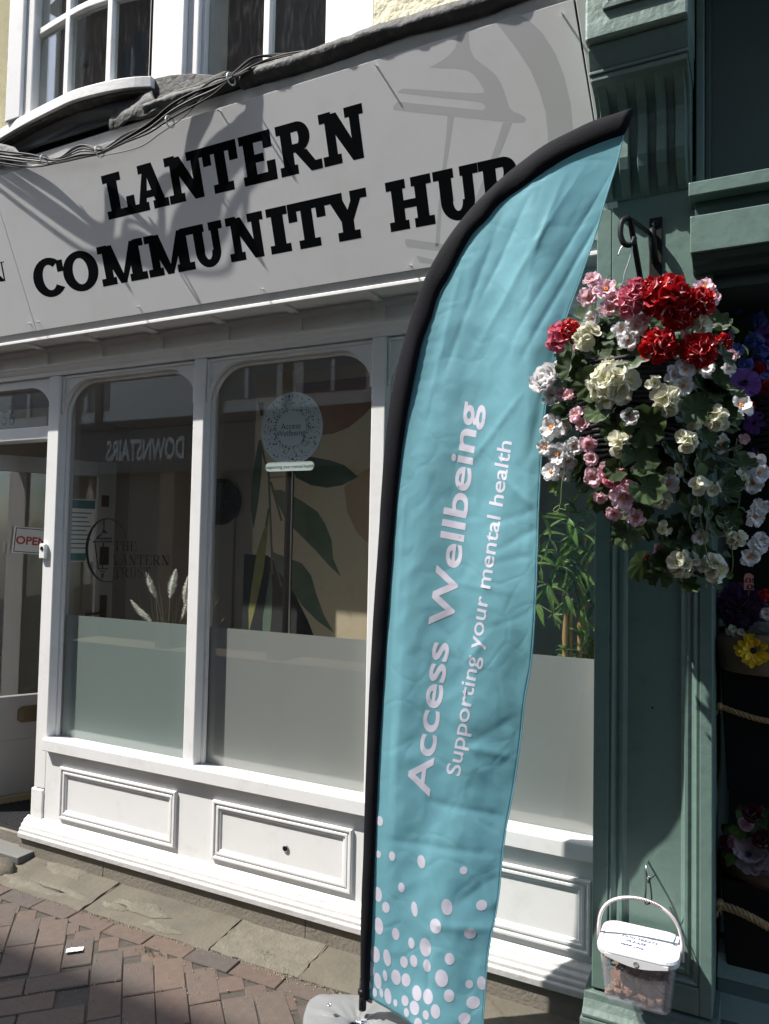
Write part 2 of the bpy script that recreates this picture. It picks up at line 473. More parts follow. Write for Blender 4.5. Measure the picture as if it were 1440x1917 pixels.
# moss and grit in the joints
gr = B(); rg = random.Random(5)
for _ in range(2600):
    x = rg.uniform(-4.0, -.4)
    y = yb(x) - .001 - abs(rg.gauss(0, .012)) if rg.random() < .5 else rg.uniform(-1.2, .02)
    s = rg.uniform(.0012, .0042)
    gr.add([(x - s, y, -.001), (x + s, y - s, -.001), (x, y + s, -.001), (x + rg.uniform(-s, s), y, s * 1.3)], [(0, 1, 3), (1, 2, 3), (2, 0, 3)], 0)
GRIT = mat("grit", (.22, .19, .14), .95, .5, 90)
setting(gr.build("grit", GRIT), "stuff")
ms = B()
for (px, py, nn, sp) in [(230, 1700, 120, .05), (262, 1705, 60, .04), (500, 1791, 90, .02), (540, 1818, 90, .05), (590, 1805, 40, .04), (285, 1785, 60, .03), (465, 1780, 60, .03), (300, 1723, 60, .05), (340, 1741, 30, .03)]:
    p = atz(px, py)
    for _ in range(nn):
        x, y = p.x + rg.gauss(0, sp), p.y + rg.gauss(0, sp * .35); h = rg.uniform(.004, .016); a = rg.uniform(0, 6.28); d = .003
        ms.add([(x, y, 0), (x + d * cos(a), y + d * sin(a), 0), (x + rg.uniform(-.008, .008), y + rg.uniform(-.008, .008), h)], [(0, 1, 2)])
MOSSG = mat("joint_moss", (.075, .095, .035), .9, .5, 60)
setting(ms.build("moss", MOSSG), "stuff")

# ================================================================ shopfront
SF = thing("shopfront", "white painted timber shopfront with arched windows under the grey sign", "shopfront", (-2.0, 0, 0))
P1, P2, P3, P4 = (-3.270, -3.190), (-2.312, -2.250), (-1.394, -1.332), (-.50, -.44)
ZS, ZT = .603, 2.400                                       # sill top, opening top
for k, (a, b_) in enumerate((P1, P2, P3, P4)):
    p = B(); p.box(a, b_, .0, .105, ZS - .001 if k else .346, ZT + .028)
    if k == 0: p.box(a, b_ - .03, .012, .105, .150, .3465)
    p.build("post", WHITE, SF, bevel=.004)
p = B(); p.box(-3.283, -3.197, -.006, .09, .150, .342); p.build("post_foot", WHITE_OLD, SF, bevel=.006)
p = B(); p.box(-3.188, -3.160, .02, .10, .150, .540); p.build("post_pilaster", WHITE_OLD, SF, bevel=.008)
def pane_outline(x0, x1, z0, z1, r, n=12):
    pts = [(x0, z0), (x1, z0)]
    for k in range(n + 1):
        a = pi / 2 * k / n
        pts.append((x1 - r + r * cos(a), z1 - r + r * sin(a)))
    for k in range(n + 1):
        a = pi / 2 + pi / 2 * k / n
        pts.append((x0 + r + r * cos(a), z1 - r + r * sin(a)))
    return pts
def arch_head(x0, x1, z1, r, ztop, y0, y1, name="arch_head"):
    """plate filling the corners above an opening with rounded shoulders"""
    b = B(); n = 14
    for sgn_, xe in ((1, x0), (-1, x1)):
        arc = [(xe + sgn_ * (r - r * cos(pi / 2 * k / n)), z1 - r + r * sin(pi / 2 * k / n)) for k in range(n + 1)]
        a = [(q[0], y0, q[1]) for q in arc]
        c = [(xe + sgn_ * (r * k / n), y0, ztop) for k in range(n + 1)]
        b.strip(a, c, (0, y1 - y0, 0))
    b.box(x0 + r, x1 - r, y0, y1, z1, ztop)
    return b.build(name, WHITE, SF, bevel=.002)
def bead(x0, x1, z1, r, y, t, name="arch_bead"):
    b = B(); n = 14
    for sgn_, xe in ((1, x0), (-1, x1)):
        o_ = [(xe + sgn_ * (r - r * cos(pi / 2 * k / n)), y, z1 - r + r * sin(pi / 2 * k / n)) for k in range(n + 1)]
        i_ = [(xe + sgn_ * (r - (r - t) * cos(pi / 2 * k / n)), y, z1 - r + (r - t) * sin(pi / 2 * k / n)) for k in range(n + 1)]
        b.strip(o_, i_, (0, .020, 0))
    b.box(x0 + r, x1 - r, y, y + .02, z1 - t, z1)
    b.build(name, WHITE, SF, bevel=.002)
wins = [(P1[1], P2[0]), (P2[1], P3[0]), (P3[1], P4[0])]
for k, (a, b_) in enumerate(wins):
    arch_head(a, b_, ZT, .185, ZT + .0275, .018, .046)
    bead(a + .001, b_ - .001, ZT, .184, .0465, .014)
    q = B(); q.frame(a + .004, b_ - .004, ZT - .30, ZT + .026, .0215, [(0, 0), (.002, .012), (.012, .012), (.014, 0)])
    # only the upper part of the bead stands on the plate
    q = B(); q.box(a + .006, b_ - .006, .010, .0175, ZT + .010, ZT + .020)
    q.box(a + .004, a + .014, .010, .0175, ZT - .17, ZT + .0095); q.box(b_ - .014, b_ - .004, .010, .0175, ZT - .17, ZT + .0095)
    q.build("bead", WHITE, SF, bevel=.002)
    for e0_, e1_ in ((a + .001, a + .016), (b_ - .016, b_ - .001)):
        q = B(); q.box(e0_, e1_, .0465, .066, .600, ZT - .18); q.build("glazing_bead", WHITE, SF, bevel=.002)
    gl = B(); gl.prism([(x_, .0672, z_) for x_, z_ in pane_outline(a + .002, b_ - .002, .590, ZT - .001, .182)], (0, .006, 0))
    pane = gl.build("window_pane", GLASS, SF)
    f = B(); f.box(a + (.020 if k == 0 else .006), b_ - .004, .0745, .0755, .599, 1.208)
    f.build("frosted_film", FROST_G if k == 0 else FROST, pane)
# sill: sloped ledge and front board
sl = B(); sl.extr([(-.030, .543), (.0005, .543), (.0005, .5705), (.092, .5705), (.092, .598), (.066, .597), (.010, .603), (-.020, .607), (-.030, .600)], -3.189, -.46)
sl.build("sill", WHITE, SF, bevel=.004)
hd = B(); hd.extr([(.0, 2.429), (.0, 2.448), (-.012, 2.456), (-.018, 2.470), (-.030, 2.474), (-.030, 2.484), (.01, 2.490), (.10, 2.49), (.10, 2.429)], -4.6, -.45)
hd.build("head_moulding", WHITE, SF, bevel=.0015)
fz = B(); fz.box(-4.6, -.45, .016, .10, 2.4905, 2.62); fz.build("frieze", WHITE, SF)
bx = [-4.49, -4.10, -3.71, -3.32, -2.93, -2.54, -2.15, -1.76, -1.365, -.97, -.58]
for x in bx:
    q = B(); q.box(x - .024, x + .024, .004, .0155, 2.491, 2.566); q.build("frieze_batten", WHITE, SF, bevel=.003)
    q = B(); q.box(x - .020, x + .020, -.150, .0155, 2.566, 2.5795); q.build("soffit_batten", WHITE, SF, bevel=.003)
q = B(); q.box(-4.6, -.45, -.152, .0155, 2.580, 2.605); q.build("soffit", WHITE, SF)
q = B(); q.extr([(-.004, 2.5795), (-.004, 2.560), (.0155, 2.548), (.0155, 2.5795)], -4.6, -.45); q.build("soffit_cove", WHITE, SF)
q = B(); q.box(-4.6, -.45, -.168, -.1525, 2.560, 2.5765); q.build("soffit_edge_board", WHITE_OLD, SF, bevel=.003)
WHITE_PL = mat("scuffed_plinth_paint", (.56, .55, .53), .55, .08, 6, .7, 40, dirt=(.36, .33, .27), dscale=10, damt=.5, bdist=.003)
# stall riser
q = B(); q.box(-3.19, -.46, .001, .12, .100, .570); q.build("stall_riser", WHITE, SF)
prof = [(0, 0), (0, .010), (.004, .0135), (.011, .0135), (.014, .0085), (.021, .0085), (.023, .0110), (.031, .0110), (.033, .006), (.040, .006), (.043, .0025), (.046, 0)]
for (a, b_) in ((-3.078, -2.338), (-2.128, -1.436), (-1.245, -.513)):
    q = B(); q.frame(a, b_, .226, .476, .0013, prof); fr = q.build("riser_panel", WHITE, SF)
q = B(); q.extr([(-.056, .108), (-.057, .130), (-.054, .1345), (-.050, .136), (-.0495, .149), (-.046, .153), (-.041, .155), (-.038, .168), (-.028, .176), (-.024, .187), (-.010, .194), (.0005, .203), (.0005, .108)], -3.306, -.50)
q.build("plinth", WHITE_PL, SF, bevel=.003)
v = B(); p = at(535, 1588, .0); v.lathe([(.0145, 0), (.0145, .004), (.0115, .006), (.0105, .003), (.003, .003)], (p.x, .0005, p.z), 'y', 20)
v.build("vent_cap", STEEL, SF, smooth=False)
v = B(); v.lathe([(.0098, 0), (.0098, .002)], (p.x, -.0028, p.z), 'y', 16); v.build("vent_hole", BLACK, SF)
cr = B()
segs = [-3.31, -2.73, -1.62, -.48]
for a, b_ in zip(segs[:-1], segs[1:]):
    c = B(); c.box(a + .0006, b_ - .0006, -.042 + rd.uniform(-.0008, .0008), .16, -.02, .106); c.build("kerb_block", CONC, SF, bevel=.003)
# shoulder of the building behind the shopfront (side walls, ceiling, floor of the shop)
ROOM = mat("shop_wall_grey", (.52, .49, .45), .8, .06, 2)
FLOOR_IN = mat("shop_floor", (.15, .135, .115), .5, .2, 4)
room = thing("shop_interior", "dim grey shop interior seen through the arched windows", "room", (-2.2, 2, 0))
q = B(); q.box(-5.3, -.3, 2.50, 2.56, .09, 2.62); q.build("wall", ROOM, room)
q = B(); q.box(-.44, -.40, .13, 2.50, .09, 2.62); q.build("wall", ROOM, room)
q = B(); q.box(-5.3, -5.25, .13, 2.50, .09, 2.62); q.build("wall", ROOM, room)
q = B(); q.box(-5.3, -.40, .125, 2.56, 2.621, 2.66); q.build("ceiling", ROOM, room)
q = B(); q.box(-5.3, -.40, .165, 2.56, .03, .09); q.build("floor", FLOOR_IN, room)
q = B(); q.box(-4.35, -4.0, 2.47, 2.499, .09, 2.1); q.build("inner_door", mat("inner_door_white", (.45, .44, .42), .5, .04), room)

# ================================================================ entrance
EN = thing("entrance_surround", "white fanlight and frame over the open shop door numbered 56", "entrance", (-3.7, 0, 0))
q = B(); q.box(-4.42, -4.34, 0, .105, .10, ZT + .028); q.build("post", WHITE, EN, bevel=.004)
q = B(); q.box(-4.34, -3.271, .012, .09, 2.105, 2.175); q.build("transom_bar", WHITE, EN, bevel=.006)
def plate():
    b = B(); n = 14; r = .17
    for sg, xe in ((1, -4.34), (-1, -3.271)):
        arc = [(xe + sg * (r - r * cos(pi / 2 * k / n)), 2.385 - r + r * sin(pi / 2 * k / n)) for k in range(n + 1)]
        b.strip([(q_[0], .022, q_[1]) for q_ in arc], [(xe + sg * r * k / n, .022, ZT + .0275) for k in range(n + 1)], (0, .044, 0))
    b.box(-4.34 + r, -3.271 - r, .022, .066, 2.385, ZT + .0275)
    b.build("arch_head", WHITE, EN, bevel=.002)
plate()
q = B(); q.box(-4.34, -3.272, .070, .076, 2.176, 2.40); q.build("fanlight_pane", GLASS, EN)
OAK = mat("fanlight_board", (.30, .21, .11), .6, .15, 12)
q = B(); q.box(-4.339, -3.273, .10, .112, 2.176, 2.295); q.build("number_board", OAK, EN)
bm, me = text_mesh("156", .115); me2 = bpy.data.meshes.new("house_number"); bm.to_mesh(me2); bm.free(); me2.materials.append(BLACK)
xs = [vv.co.x for vv in me2.vertices]; wnum = max(xs) - min(xs)
pn = at(22, 795, .099)
o = bpy.data.objects.new("house_number", me2); C.objects.link(o); o.rotation_euler = (pi / 2, 0, 0); o.location = (pn.x - wnum, .0985, pn.z); hang(o, EN)
STEP_S = mat("slate_threshold", (.135, .132, .12), .7, .2, 9, .5, 40, dirt=(.06, .055, .045), dscale=7, damt=.6)
q = B(); q.box(-4.45, -3.20, -.130, -.02, .020, .055); setting(q.build("doorstep", STEP_S, EN, bevel=.004))
q = B(); q.box(-4.45, -3.285, -.0195, 1.0, .03, .104); q.build("entrance_floor", CONC, EN)
rock = blob(-3.30, -.185, .12, .06, .0, 9.1, .045); rock.build("kerb_stone", STONE, EN, smooth=True)
MATM = mat("door_mat", (.028, .028, .030), .95, .6, 120, 1.0, 160, bdist=.01)
mt = B(); mt.box(-4.3, -3.29, .0, .85, .104, .118)
for i in range(60):
    x = -4.29 + i * .0167; mt.box(x, x + .009, .004, .846, .118, .1225)
tag(mt.build("door_mat", MATM), "dark ribbed mat lying inside the shop doorway", "doormat")
# the door leaf stands open, swung into the shop
ang = atan2(.885, .466)
hx, hy = -3.5235 - .466 * .86, .7022 - .885 * .86
DR = thing("shop_door", "white glazed shop door standing open into the dim shop", "door", (hx, hy, .13), ang)
W_ = .86
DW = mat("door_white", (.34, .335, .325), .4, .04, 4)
def dbox(name, x0, x1, z0, z1, m=DW, y0=-.022, y1=.022, par=DR, bev=.003):
    b = B(); b.box(x0, x1, y0, y1, z0, z1); return b.build(name, m, par, bevel=bev, world=False)
dbox("stile", 0, .085, 0, 1.93); dbox("stile", W_ - .105, W_, 0, 1.93)
dbox("top_rail", .0855, W_ - .1055, 1.84, 1.93); dbox("bottom_rail", .0855, W_ - .1055, .03, .575)
dbox("mid_groove", .0855, W_ - .1055, .33, .336, mat("groove_shade", (.3, .3, .29), .6), -.0235, -.0221, DR, 0)
dbox("weather_bar", 0, W_, -.012, .028, mat("brass_weather_bar", (.32, .26, .14), .5, .2, 30), -.034, .03)
dbox("door_pane", .0857, W_ - .1057, .576, 1.839, GLASS, -.003, .003, DR, 0)
lb = B(); lb.prism([(.36, -.030, .44), (.38, -.030, .425), (.63, -.030, .425), (.65, -.030, .44), (.65, -.030, .50), (.63, -.030, .515), (.38, -.030, .515), (.36, -.030, .50)], (0, .008, 0))
l1 = lb.build("letter_box", BRONZE, DR, world=False, bevel=.003)
l2 = B(); l2.box(.395, .615, -.034, -.0301, .448, .492); o = l2.build("flap", BRONZE, l1, bevel=.002)
o.parent = l1
h = B(); h.box(W_ - .075, W_ - .035, -.030, -.022, .93, 1.13); h.tube([(W_ - .055, -.03, 1.03), (W_ - .055, -.065, 1.03), (W_ - .17, -.068, 1.02)], .009)
h.build("door_handle", BRONZE, DR, world=False, bevel=.002)
st = B(); st.box(W_ - .085, W_ - .04, -.0245, -.0222, 1.66, 1.73); st.box(W_ - .085, W_ - .03, -.0245, -.0222, 1.31, 1.42)
st.build("dark_sticker", mat("dark_sticker", (.05, .015, .02), .5), DR, world=False)
po = B(); po.box(.55, .745, -.0060, -.0036, 1.33, 1.70); pst = po.build("opening_times_poster", PAPER, DR, world=False)
po = B(); TEAL = mat("teal_print", (.03, .16, .17), .6); po.box(.551, .744, -.0066, -.0061, 1.645, 1.695); po.box(.551, .70, -.0066, -.0061, 1.335, 1.38)
for i in range(9):
    z = 1.615 - i * .026; po.box(.57 + .01 * (i % 3), .725 - .012 * ((i * 2) % 3), -.0066, -.0061, z, z + .007)
po.build("print", TEAL, pst, world=False)
# OPEN sign hung inside the door glass
op = thing("open_sign", "small white OPEN sign hanging behind the door glass", "sign", (-3.745, .27, 1.58), ang)
b = B(); b.box(-.075, .13, -.035, -.031, -.075, .075); sgp = b.build("board", PAPER, op, world=False)
sgp.rotation_euler = (0, radians(4), 0)
bm, me = text_mesh("OPEN", .062, .0018); m3 = bpy.data.meshes.new("lettering"); bm.to_mesh(m3); bm.free(); m3.materials.append(mat("red_print", (.45, .03, .03), .5))
o = bpy.data.objects.new("lettering", m3); C.objects.link(o); o.parent = sgp; o.rotation_euler = (pi / 2, 0, 0); o.location = (-.062, -.0356, -.022)
b = B(); b.frame(-.068, .123, -.068, .068, -.0352, [(0, 0), (0, .0006), (.004, .0006), (.004, 0)]); b.build("border", BLACK, sgp, world=False)
# door bell
p = at(84, 1031, -.001)
db = thing("door_bell", "small white door bell push fixed to the left post", "door bell", (p.x, 0, p.z))
b = B(); b.box(p.x - .022, p.x + .022, -.019, -.0005, p.z - .042, p.z + .036); bb = b.build("casing", mat("bell_white", (.78, .78, .77), .3), db, bevel=.006)
b = B(); b.lathe([(.010, 0), (.010, .003), (.006, .004)], (p.x, -.0192, p.z + .012), 'y', 18); b.build("button", BLACKP, db)

# ================================================================ sign
FS = thing("fascia_sign", "pale grey sign reading LANTERN COMMUNITY HUB over the white shopfront", "shop sign", (-2, SY0, SZ0))
def sp(x, z, out=0.0):
    """point of the leaning sign face"""
    n = Vector((0, -1, -SK)).normalized()
    return Vector((x, SY0 - SK * (z - SZ0), z)) + n * out
inn = Vector((0, 1, SK)).normalized()
ZB = 2.606; ZTOP = 3.305
def board(x0b, x1b, x0t, x1t, name):
    b = B(); b.prism([sp(x0b, ZB), sp(x1b, ZB), sp(x1t, ZTOP), sp(x0t, ZTOP)], inn * .012)
    return b.build(name, SIGN_W, FS, bevel=.0008, seg=1)
sl_b, sl_t = sgn(65, 608), sgn(0, 395)
kx = (sl_t.x - sl_b.x) / (sl_t.z - sl_b.z)
SLB = sl_b.x + (ZB - sl_b.z) * kx; SLT = sl_b.x + (ZTOP - sl_b.z) * kx
rb, rt = sgn(1110, 220), sgn(1073, 0)
kx = (rt.x - rb.x) / (rt.z - rb.z)
SRB = rb.x + (ZB - rb.z) * kx; SRT = rb.x + (ZTOP - rb.z) * kx
board(SLB + .0012, SRB, SLT + .0012, SRT, "sign_panel")
board(SLB - 1.5, SLB - .0012, SLT - 1.5, SLT - .0012, "sign_panel")
b = B(); b.prism([sp(SRB + .001, ZB), sp(SRB + .030, ZB), sp(SRT + .030, ZTOP + .05), sp(SRT + .001, ZTOP + .05)], inn * .10); b.build("side_trim", ALU, FS, bevel=.002)
b = B(); b.prism([sp(SLB - 1.5, ZB - .028, -.004), sp(SRB + .03, ZB - .028, -.004), sp(SRB + .03, ZB - .001, -.004), sp(SLB - 1.5, ZB - .001, -.004)], inn * .03); b.build("bottom_trim", ALU, FS, bevel=.001)
b = B(); b.prism([sp(SLT - 1.5, ZTOP + .001, -.022), sp(SRT + .03, ZTOP + .001, -.022), sp(SRT + .03, ZTOP + .052, -.026), sp(SLT - 1.5, ZTOP + .052, -.026)], inn * .05); b.build("top_board", ALU, FS, bevel=.002)
b = B(); b.box(-4.7, -.45, -.10, .05, 2.6125, 3.36); b.build("backing_board", BLACK, FS)

# slab-serif capitals, made of bars and arc ribbons in a unit box (x 0..w, t 0..1)
def arc(cx, cy, rox, roy, rix, riy, a0, a1, n=20):
    o_ = [(cx + rox * cos(radians(a0 + (a1 - a0) * k / n)), cy + roy * sin(radians(a0 + (a1 - a0) * k / n))) for k in range(n + 1)]
    i_ = [(cx + rix * cos(radians(a0 + (a1 - a0) * k / n)), cy + riy * sin(radians(a0 + (a1 - a0) * k / n))) for k in range(n + 1)]
    return ('s', o_, i_)
def bar(x0, x1, t0, t1): return ('p', [(x0, t0), (x1, t0), (x1, t1), (x0, t1)])
def quad(*p): return ('p', list(p))
def glyph(ch, s=.285, h=.185, thin=None):
    th = thin or s * .80
    if ch == 'L': return .82, [bar(.12, .12 + s, h, 1 - h), bar(0, .82, 0, h), bar(0, .24 + s, 1 - h, 1), bar(.82 - th, .82, h, .42)]
    if ch == 'A': return 1.0, [quad((.13, h), (.13 + th, h), (.40 + th * .5, 1 - h * .7), (.36, 1 - h * .7)), quad((.90 - s, h), (.90, h), (.66, 1), (.66 - s * .95, 1)), bar(.25, .70, .27, .27 + h * .85), bar(0, .42, 0, h), bar(.55, 1.0, 0, h), bar(.24, .60, 1 - h, 1)]
    if ch == 'N': return 1.05, [bar(.13, .13 + th, h, 1 - h), quad((.70, 0), (.95, 0), (.13 + s * 1.05, 1 - h * .2), (.10, 1 - h * .2)), bar(.95 - th, .95, 0, 1 - h), bar(0, .44, 0, h), bar(0, .30, 1 - h, 1), bar(.62, 1.05, 1 - h, 1)]
    if ch == 'T': return .95, [bar(.475 - s / 2, .475 + s / 2, h, 1 - h), bar(0, .95, 1 - h, 1), bar(0, th, .60, 1 - h), bar(.95 - th, .95, .60, 1 - h), bar(.20, .75, 0, h)]
    if ch == 'E': return .90, [bar(.10, .10 + s, h, 1 - h), bar(0, .86, 1 - h, 1), bar(0, .90, 0, h), bar(.10 + s, .62, .5 - h * .45, .5 + h * .45), bar(.86 - th, .86, .66, 1 - h), bar(.90 - th, .90, h, .40)]
    if ch == 'R': return 1.05, [bar(.10, .10 + s, h, 1 - h), bar(0, .10 + s, 1 - h, 1), bar(0, .46, 0, h), bar(.10 + s, .56, 1 - h, 1), bar(.10 + s, .56, .42, .42 + h * .9), arc(.54, .71, .31, .29, .31 - s, .29 - h, -90, 90), quad((.78, 0), (1.05, 0), (.44 + s, .44), (.42, .44)), bar(.80, 1.07, 0, h)]
    if ch == 'C': return .93, [arc(.48, .5, .48, .52, .48 - s, .52 - h, 48, 322), bar(.72, .72 + th * .8, .60, .90)]
    if ch == 'O': return 1.0, [arc(.5, .5, .5, .52, .5 - s, .52 - h, 0, 360, 36)]
    if ch == 'M': return 1.25, [bar(.12, .12 + th, h, 1 - h), quad((.52, .0), (.70, .0), (.10 + s * 1.1, 1 - h * .1), (.08, 1 - h * .1)), quad((.54, .0), (.68, .0), (1.14, 1 - h * .1), (1.14 - s * .8, 1 - h * .1)), bar(1.15 - s, 1.15, h, 1 - h), bar(0, .42, 0, h), bar(.80, 1.27, 0, h), bar(0, .28, 1 - h, 1), bar(1.0, 1.27, 1 - h, 1)]
    if ch == 'U': return 1.0, [bar(.12, .12 + s, .36, 1 - h), bar(.88 - th, .88, .36, 1 - h), arc(.5, .37, .38, .39, .38 - s * .95, .39 - h, 180, 360), bar(0, .46, 1 - h, 1), bar(.60, 1.0, 1 - h, 1)]
    if ch == 'I': return .50, [bar(.25 - s / 2, .25 + s / 2, h, 1 - h), bar(0, .5, 0, h), bar(0, .5, 1 - h, 1)]
    if ch == 'Y': return 1.0, [bar(.5 - s / 2, .5 + s / 2, h, .44), quad((.5 - s / 2, .40), (.5 + s * .45, .40), (.10 + s * 1.1, 1 - h * .5), (.10, 1 - h * .5)), quad((.5 - s * .3, .40), (.5 + s / 2, .40), (.90, 1 - h * .5), (.90 - th, 1 - h * .5)), bar(0, .44, 1 - h, 1), bar(.62, 1.0, 1 - h, 1), bar(.24, .76, 0, h)]
    if ch == 'H': return 1.1, [bar(.12, .12 + s, h, 1 - h), bar(.98 - s, .98, h, 1 - h), bar(.12 + s, .98 - s, .5 - h * .45, .5 + h * .45), bar(0, .48, 0, h), bar(.62, 1.1, 0, h), bar(0, .48, 1 - h, 1), bar(.62, 1.1, 1 - h, 1)]
    if ch == 'B': return .95, [bar(.10, .10 + s, h, 1 - h), bar(0, .55, 1 - h, 1), bar(0, .58, 0, h), bar(.10 + s, .56, .5 - h * .4, .5 + h * .4), arc(.54, .74, .30, .26, .30 - s, .26 - h, -90, 90), arc(.58, .28, .35, .28, .35 - s, .28 - h, -90, 90)]
    if ch == 'S': return .80, [arc(.4, .74, .36, .27, .36 - s, .27 - h, 25, 270), arc(.4, .27, .40, .28, .40 - s, .28 - h, 90, -155)]
    return .3, []
def letters(line, place, m, parent, s=.285, h=.185, th=.0012, thin=None, name="letter", merge=False):
    """line: (char, x0, x1) in plane units; place(x, t, out) -> 3D point"""
    allb = B()
    for ch, x0, x1 in line:
        wd, parts = glyph(ch, s, h, thin)
        b = allb if merge else B()
        for i, pt in enumerate(parts):
            e = .00012 + .00003 * i
            fx = lambda q: x0 + q[0] / wd * (x1 - x0)
            if pt[0] == 'p':
                f_ = [place(fx(q), q[1], e) for q in pt[1]]; bk = place(fx(pt[1][0]), pt[1][0][1], -.0003) - f_[0]
                b.prism(f_, bk)
            else:
                A = [place(fx(q), q[1], e) for q in pt[1]]; D = [place(fx(q), q[1], e) for q in pt[2]]
                b.strip(A, D, place(fx(pt[1][0]), pt[1][0][1], -.0003) - A[0])
        if not merge: b.build(name, m, parent)
    if merge: return allb.build(name, m, parent)
sl_k, sr_k = -.03, -.05
def sign_row(spec, base_px, top_px, parent):
    """letters whose ends were read off the photograph, set on the sign face"""
    zb = (sgn(*base_px[0]).z + sgn(*base_px[1]).z) / 2; zt = (sgn(*top_px[0]).z + sgn(*top_px[1]).z) / 2
    def lean(x): return sl_k + (sr_k - sl_k) * (x - SLB) / (SRB - SLB)      # the boards hang a little out of square
    def foot(p):
        q = sgn(*p); return q.x - lean(q.x) * (q.z - zb)
    def place(x, t, out):
        z = zb + (zt - zb) * t
        return sp(x + lean(x) * (z - zb), z, out)
    line = [(ch, foot(p0), foot(p1)) for ch, p0, p1 in spec]
    letters(line, place, SIGN_K, parent)
row = [('L', (203, 407), (256.5, 396)), ('A', (254.7, 393), (318, 382)), ('N', (319.6, 381.4), (391, 369)), ('T', (375, 277), (440, 261)),
       ('E', (459, 350), (521, 336.7)), ('R', (528, 333.6), (604, 317)), ('N', (608.6, 316), (691, 300))]
sign_row(row, ((203, 407), (684.5, 301)), ((184.7, 327), (679.8, 197)), FS)
row = [('C', (68, 551), (128, 540)), ('O', (124, 541), (189, 528)), ('M', (193, 533), (277, 519.5)), ('M', (281, 518.7), (366, 504)),
       ('U', (351, 424), (413, 409)), ('N', (433.6, 492), (503, 482)), ('I', (509.5, 479.5), (548, 472.5)), ('T', (536, 384), (605, 368)),
       ('Y', (604.7, 370.6), (684.5, 352)), ('H', (733, 440), (816.7, 425)), ('U', (809, 324.7), (893, 306)), ('B', (905, 408), (985, 395))]
sign_row(row, ((193, 533), (682.5, 449)), ((351, 424), (684.5, 352)), FS)
# the end of a thinner serif name on the neighbouring panel
zb, zt = sgn(14, 525).z, sgn(8, 489).z
letters([('N', sgn(-24, 531).x, sgn(14, 525).x)], lambda x, t, o_: sp(x, zb + (zt - zb) * t, o_), SIGN_K, FS, s=.16, h=.05, thin=.07)
# pale lantern emblem
def z3(x, y): return (640 + x / 3, y / 3)
def flat(pts, out, m, parent, name="emblem", conv=z3):
    b = B(); b.prism([sgn(*conv(*q), out) for q in pts], inn * .0004); return b.build(name, m, parent)
em = flat([(650, 185), (712, 180), (714, 230), (722, 280), (745, 325), (785, 358), (830, 390), (868, 425), (895, 470), (915, 520), (930, 570), (945, 610), (968, 628), (1000, 640), (1025, 655), (1036, 672), (1025, 688), (990, 690), (940, 688),
           (290, 618), (290, 598), (308, 575), (330, 571), (380, 578), (760, 616), (790, 618), (805, 608), (805, 592), (790, 578), (760, 570), (520, 545), (316, 522), (320, 510), (345, 497), (400, 500), (740, 524), (799, 520), (798, 505), (770, 455), (735, 415), (700, 395), (640, 385), (560, 384), (490, 379), (520, 365), (570, 335), (610, 303), (640, 265), (648, 230)], -.00004 + .00012, SIGN_G, FS)
flat([(594, 650), (631, 654), (610, 800), (585, 950), (560, 1180), (548, 1390), (524, 1382), (540, 1180), (565, 950), (588, 740)], -.00004 + .00012, SIGN_G, FS)
flat([(904, 690), (957, 690), (915, 800), (860, 930), (775, 1160), (735, 1160), (820, 940), (870, 800)], -.00004 + .00012, SIGN_G, FS)
flat([(357, 1342), (400, 1346), (480, 1358), (570, 1372), (570, 1412), (365, 1388), (356, 1366)], -.00004 + .00012, SIGN_G, FS)
flat([(418, 1440), (440, 1440), (530, 1462), (520, 1486), (440, 1477)], -.00004 + .00012, SIGN_G, FS)
ro = [(985, 76), (1050, 112), (1130, 190), (1200, 300), (1250, 430), (1285, 580), (1297, 715), (1296, 860), (1275, 1010), (1235, 1150)]
ri = [(862, 120), (900, 168), (985, 280), (1060, 395), (1110, 510), (1145, 630), (1158, 760), (1158, 880), (1142, 1010), (1110, 1130)]
b = B(); b.strip([sgn(*z3(*q), .00008) for q in ro], [sgn(*z3(*q), .00008) for q in ri], inn * .0004); b.build("emblem", SIGN_G, FS)
# headless fixing pins standing out of the panels
pins = [(413, 209), (706, 125), (57, 606), (73, 603), (261, 575), (493, 542), (770, 498), (1054, 28)]
for px, py in pins:
    p = sgn(px, py); b = B(); b.tube([p, p + Vector((0, -1, -SK)).normalized() * .018], .0032, 8); b.build("fixing_pin", ALU, FS)

# ================================================================ upper storey
UY = -.325
UW = thing("upper_storey", "cream rendered upper storey with white sash and bow windows", "building", (-2, UY, 3.5))
def ux(px, py, y=UY): return at(px, py, y).x
xr0, xr1 = ux(612, 60), ux(700, 40)                      # right sash window frame edge .. pier edge
xl0, xl1 = ux(282, 130), ux(366, 130)
ztop = 6.2
q = B(); q.box(xr1, 1.6, UY, .2, 3.40, ztop); q.build("wall", CREAM, UW)
q = B(); q.box(-7, ux(-6, 120), UY, .2, 3.40, ztop); q.build("wall", CREAM, UW)
q = B(); q.box(xl0, xl1 - .06, UY - .012, .2, 3.42, ztop); q.build("pier", WHITE_OLD, UW, bevel=.004)
q = B(); q.box(xl1 - .059, xl1, UY + .012, .2, 3.42, ztop); q.build("jamb", WHITE, UW, bevel=.006)
q = B(); q.box(xr0 + .012, xr1 - .001, UY + .004, .2, 3.42, ztop); q.build("jamb", WHITE_OLD, UW, bevel=.006)
sash = B(); sash.box(xr0 - .026, xr0 + .011, UY + .03, .0, 3.44, ztop); sash.box(xl1 + .001, xl1 + .018, UY + .03, 0, 3.44, ztop)
xg = ux(489, 60)
sash.box(xg - .016, xg + .014, UY + .035, UY + .075, 3.44, ztop)
sash.build("sash_frame", WHITE, UW, bevel=.003)
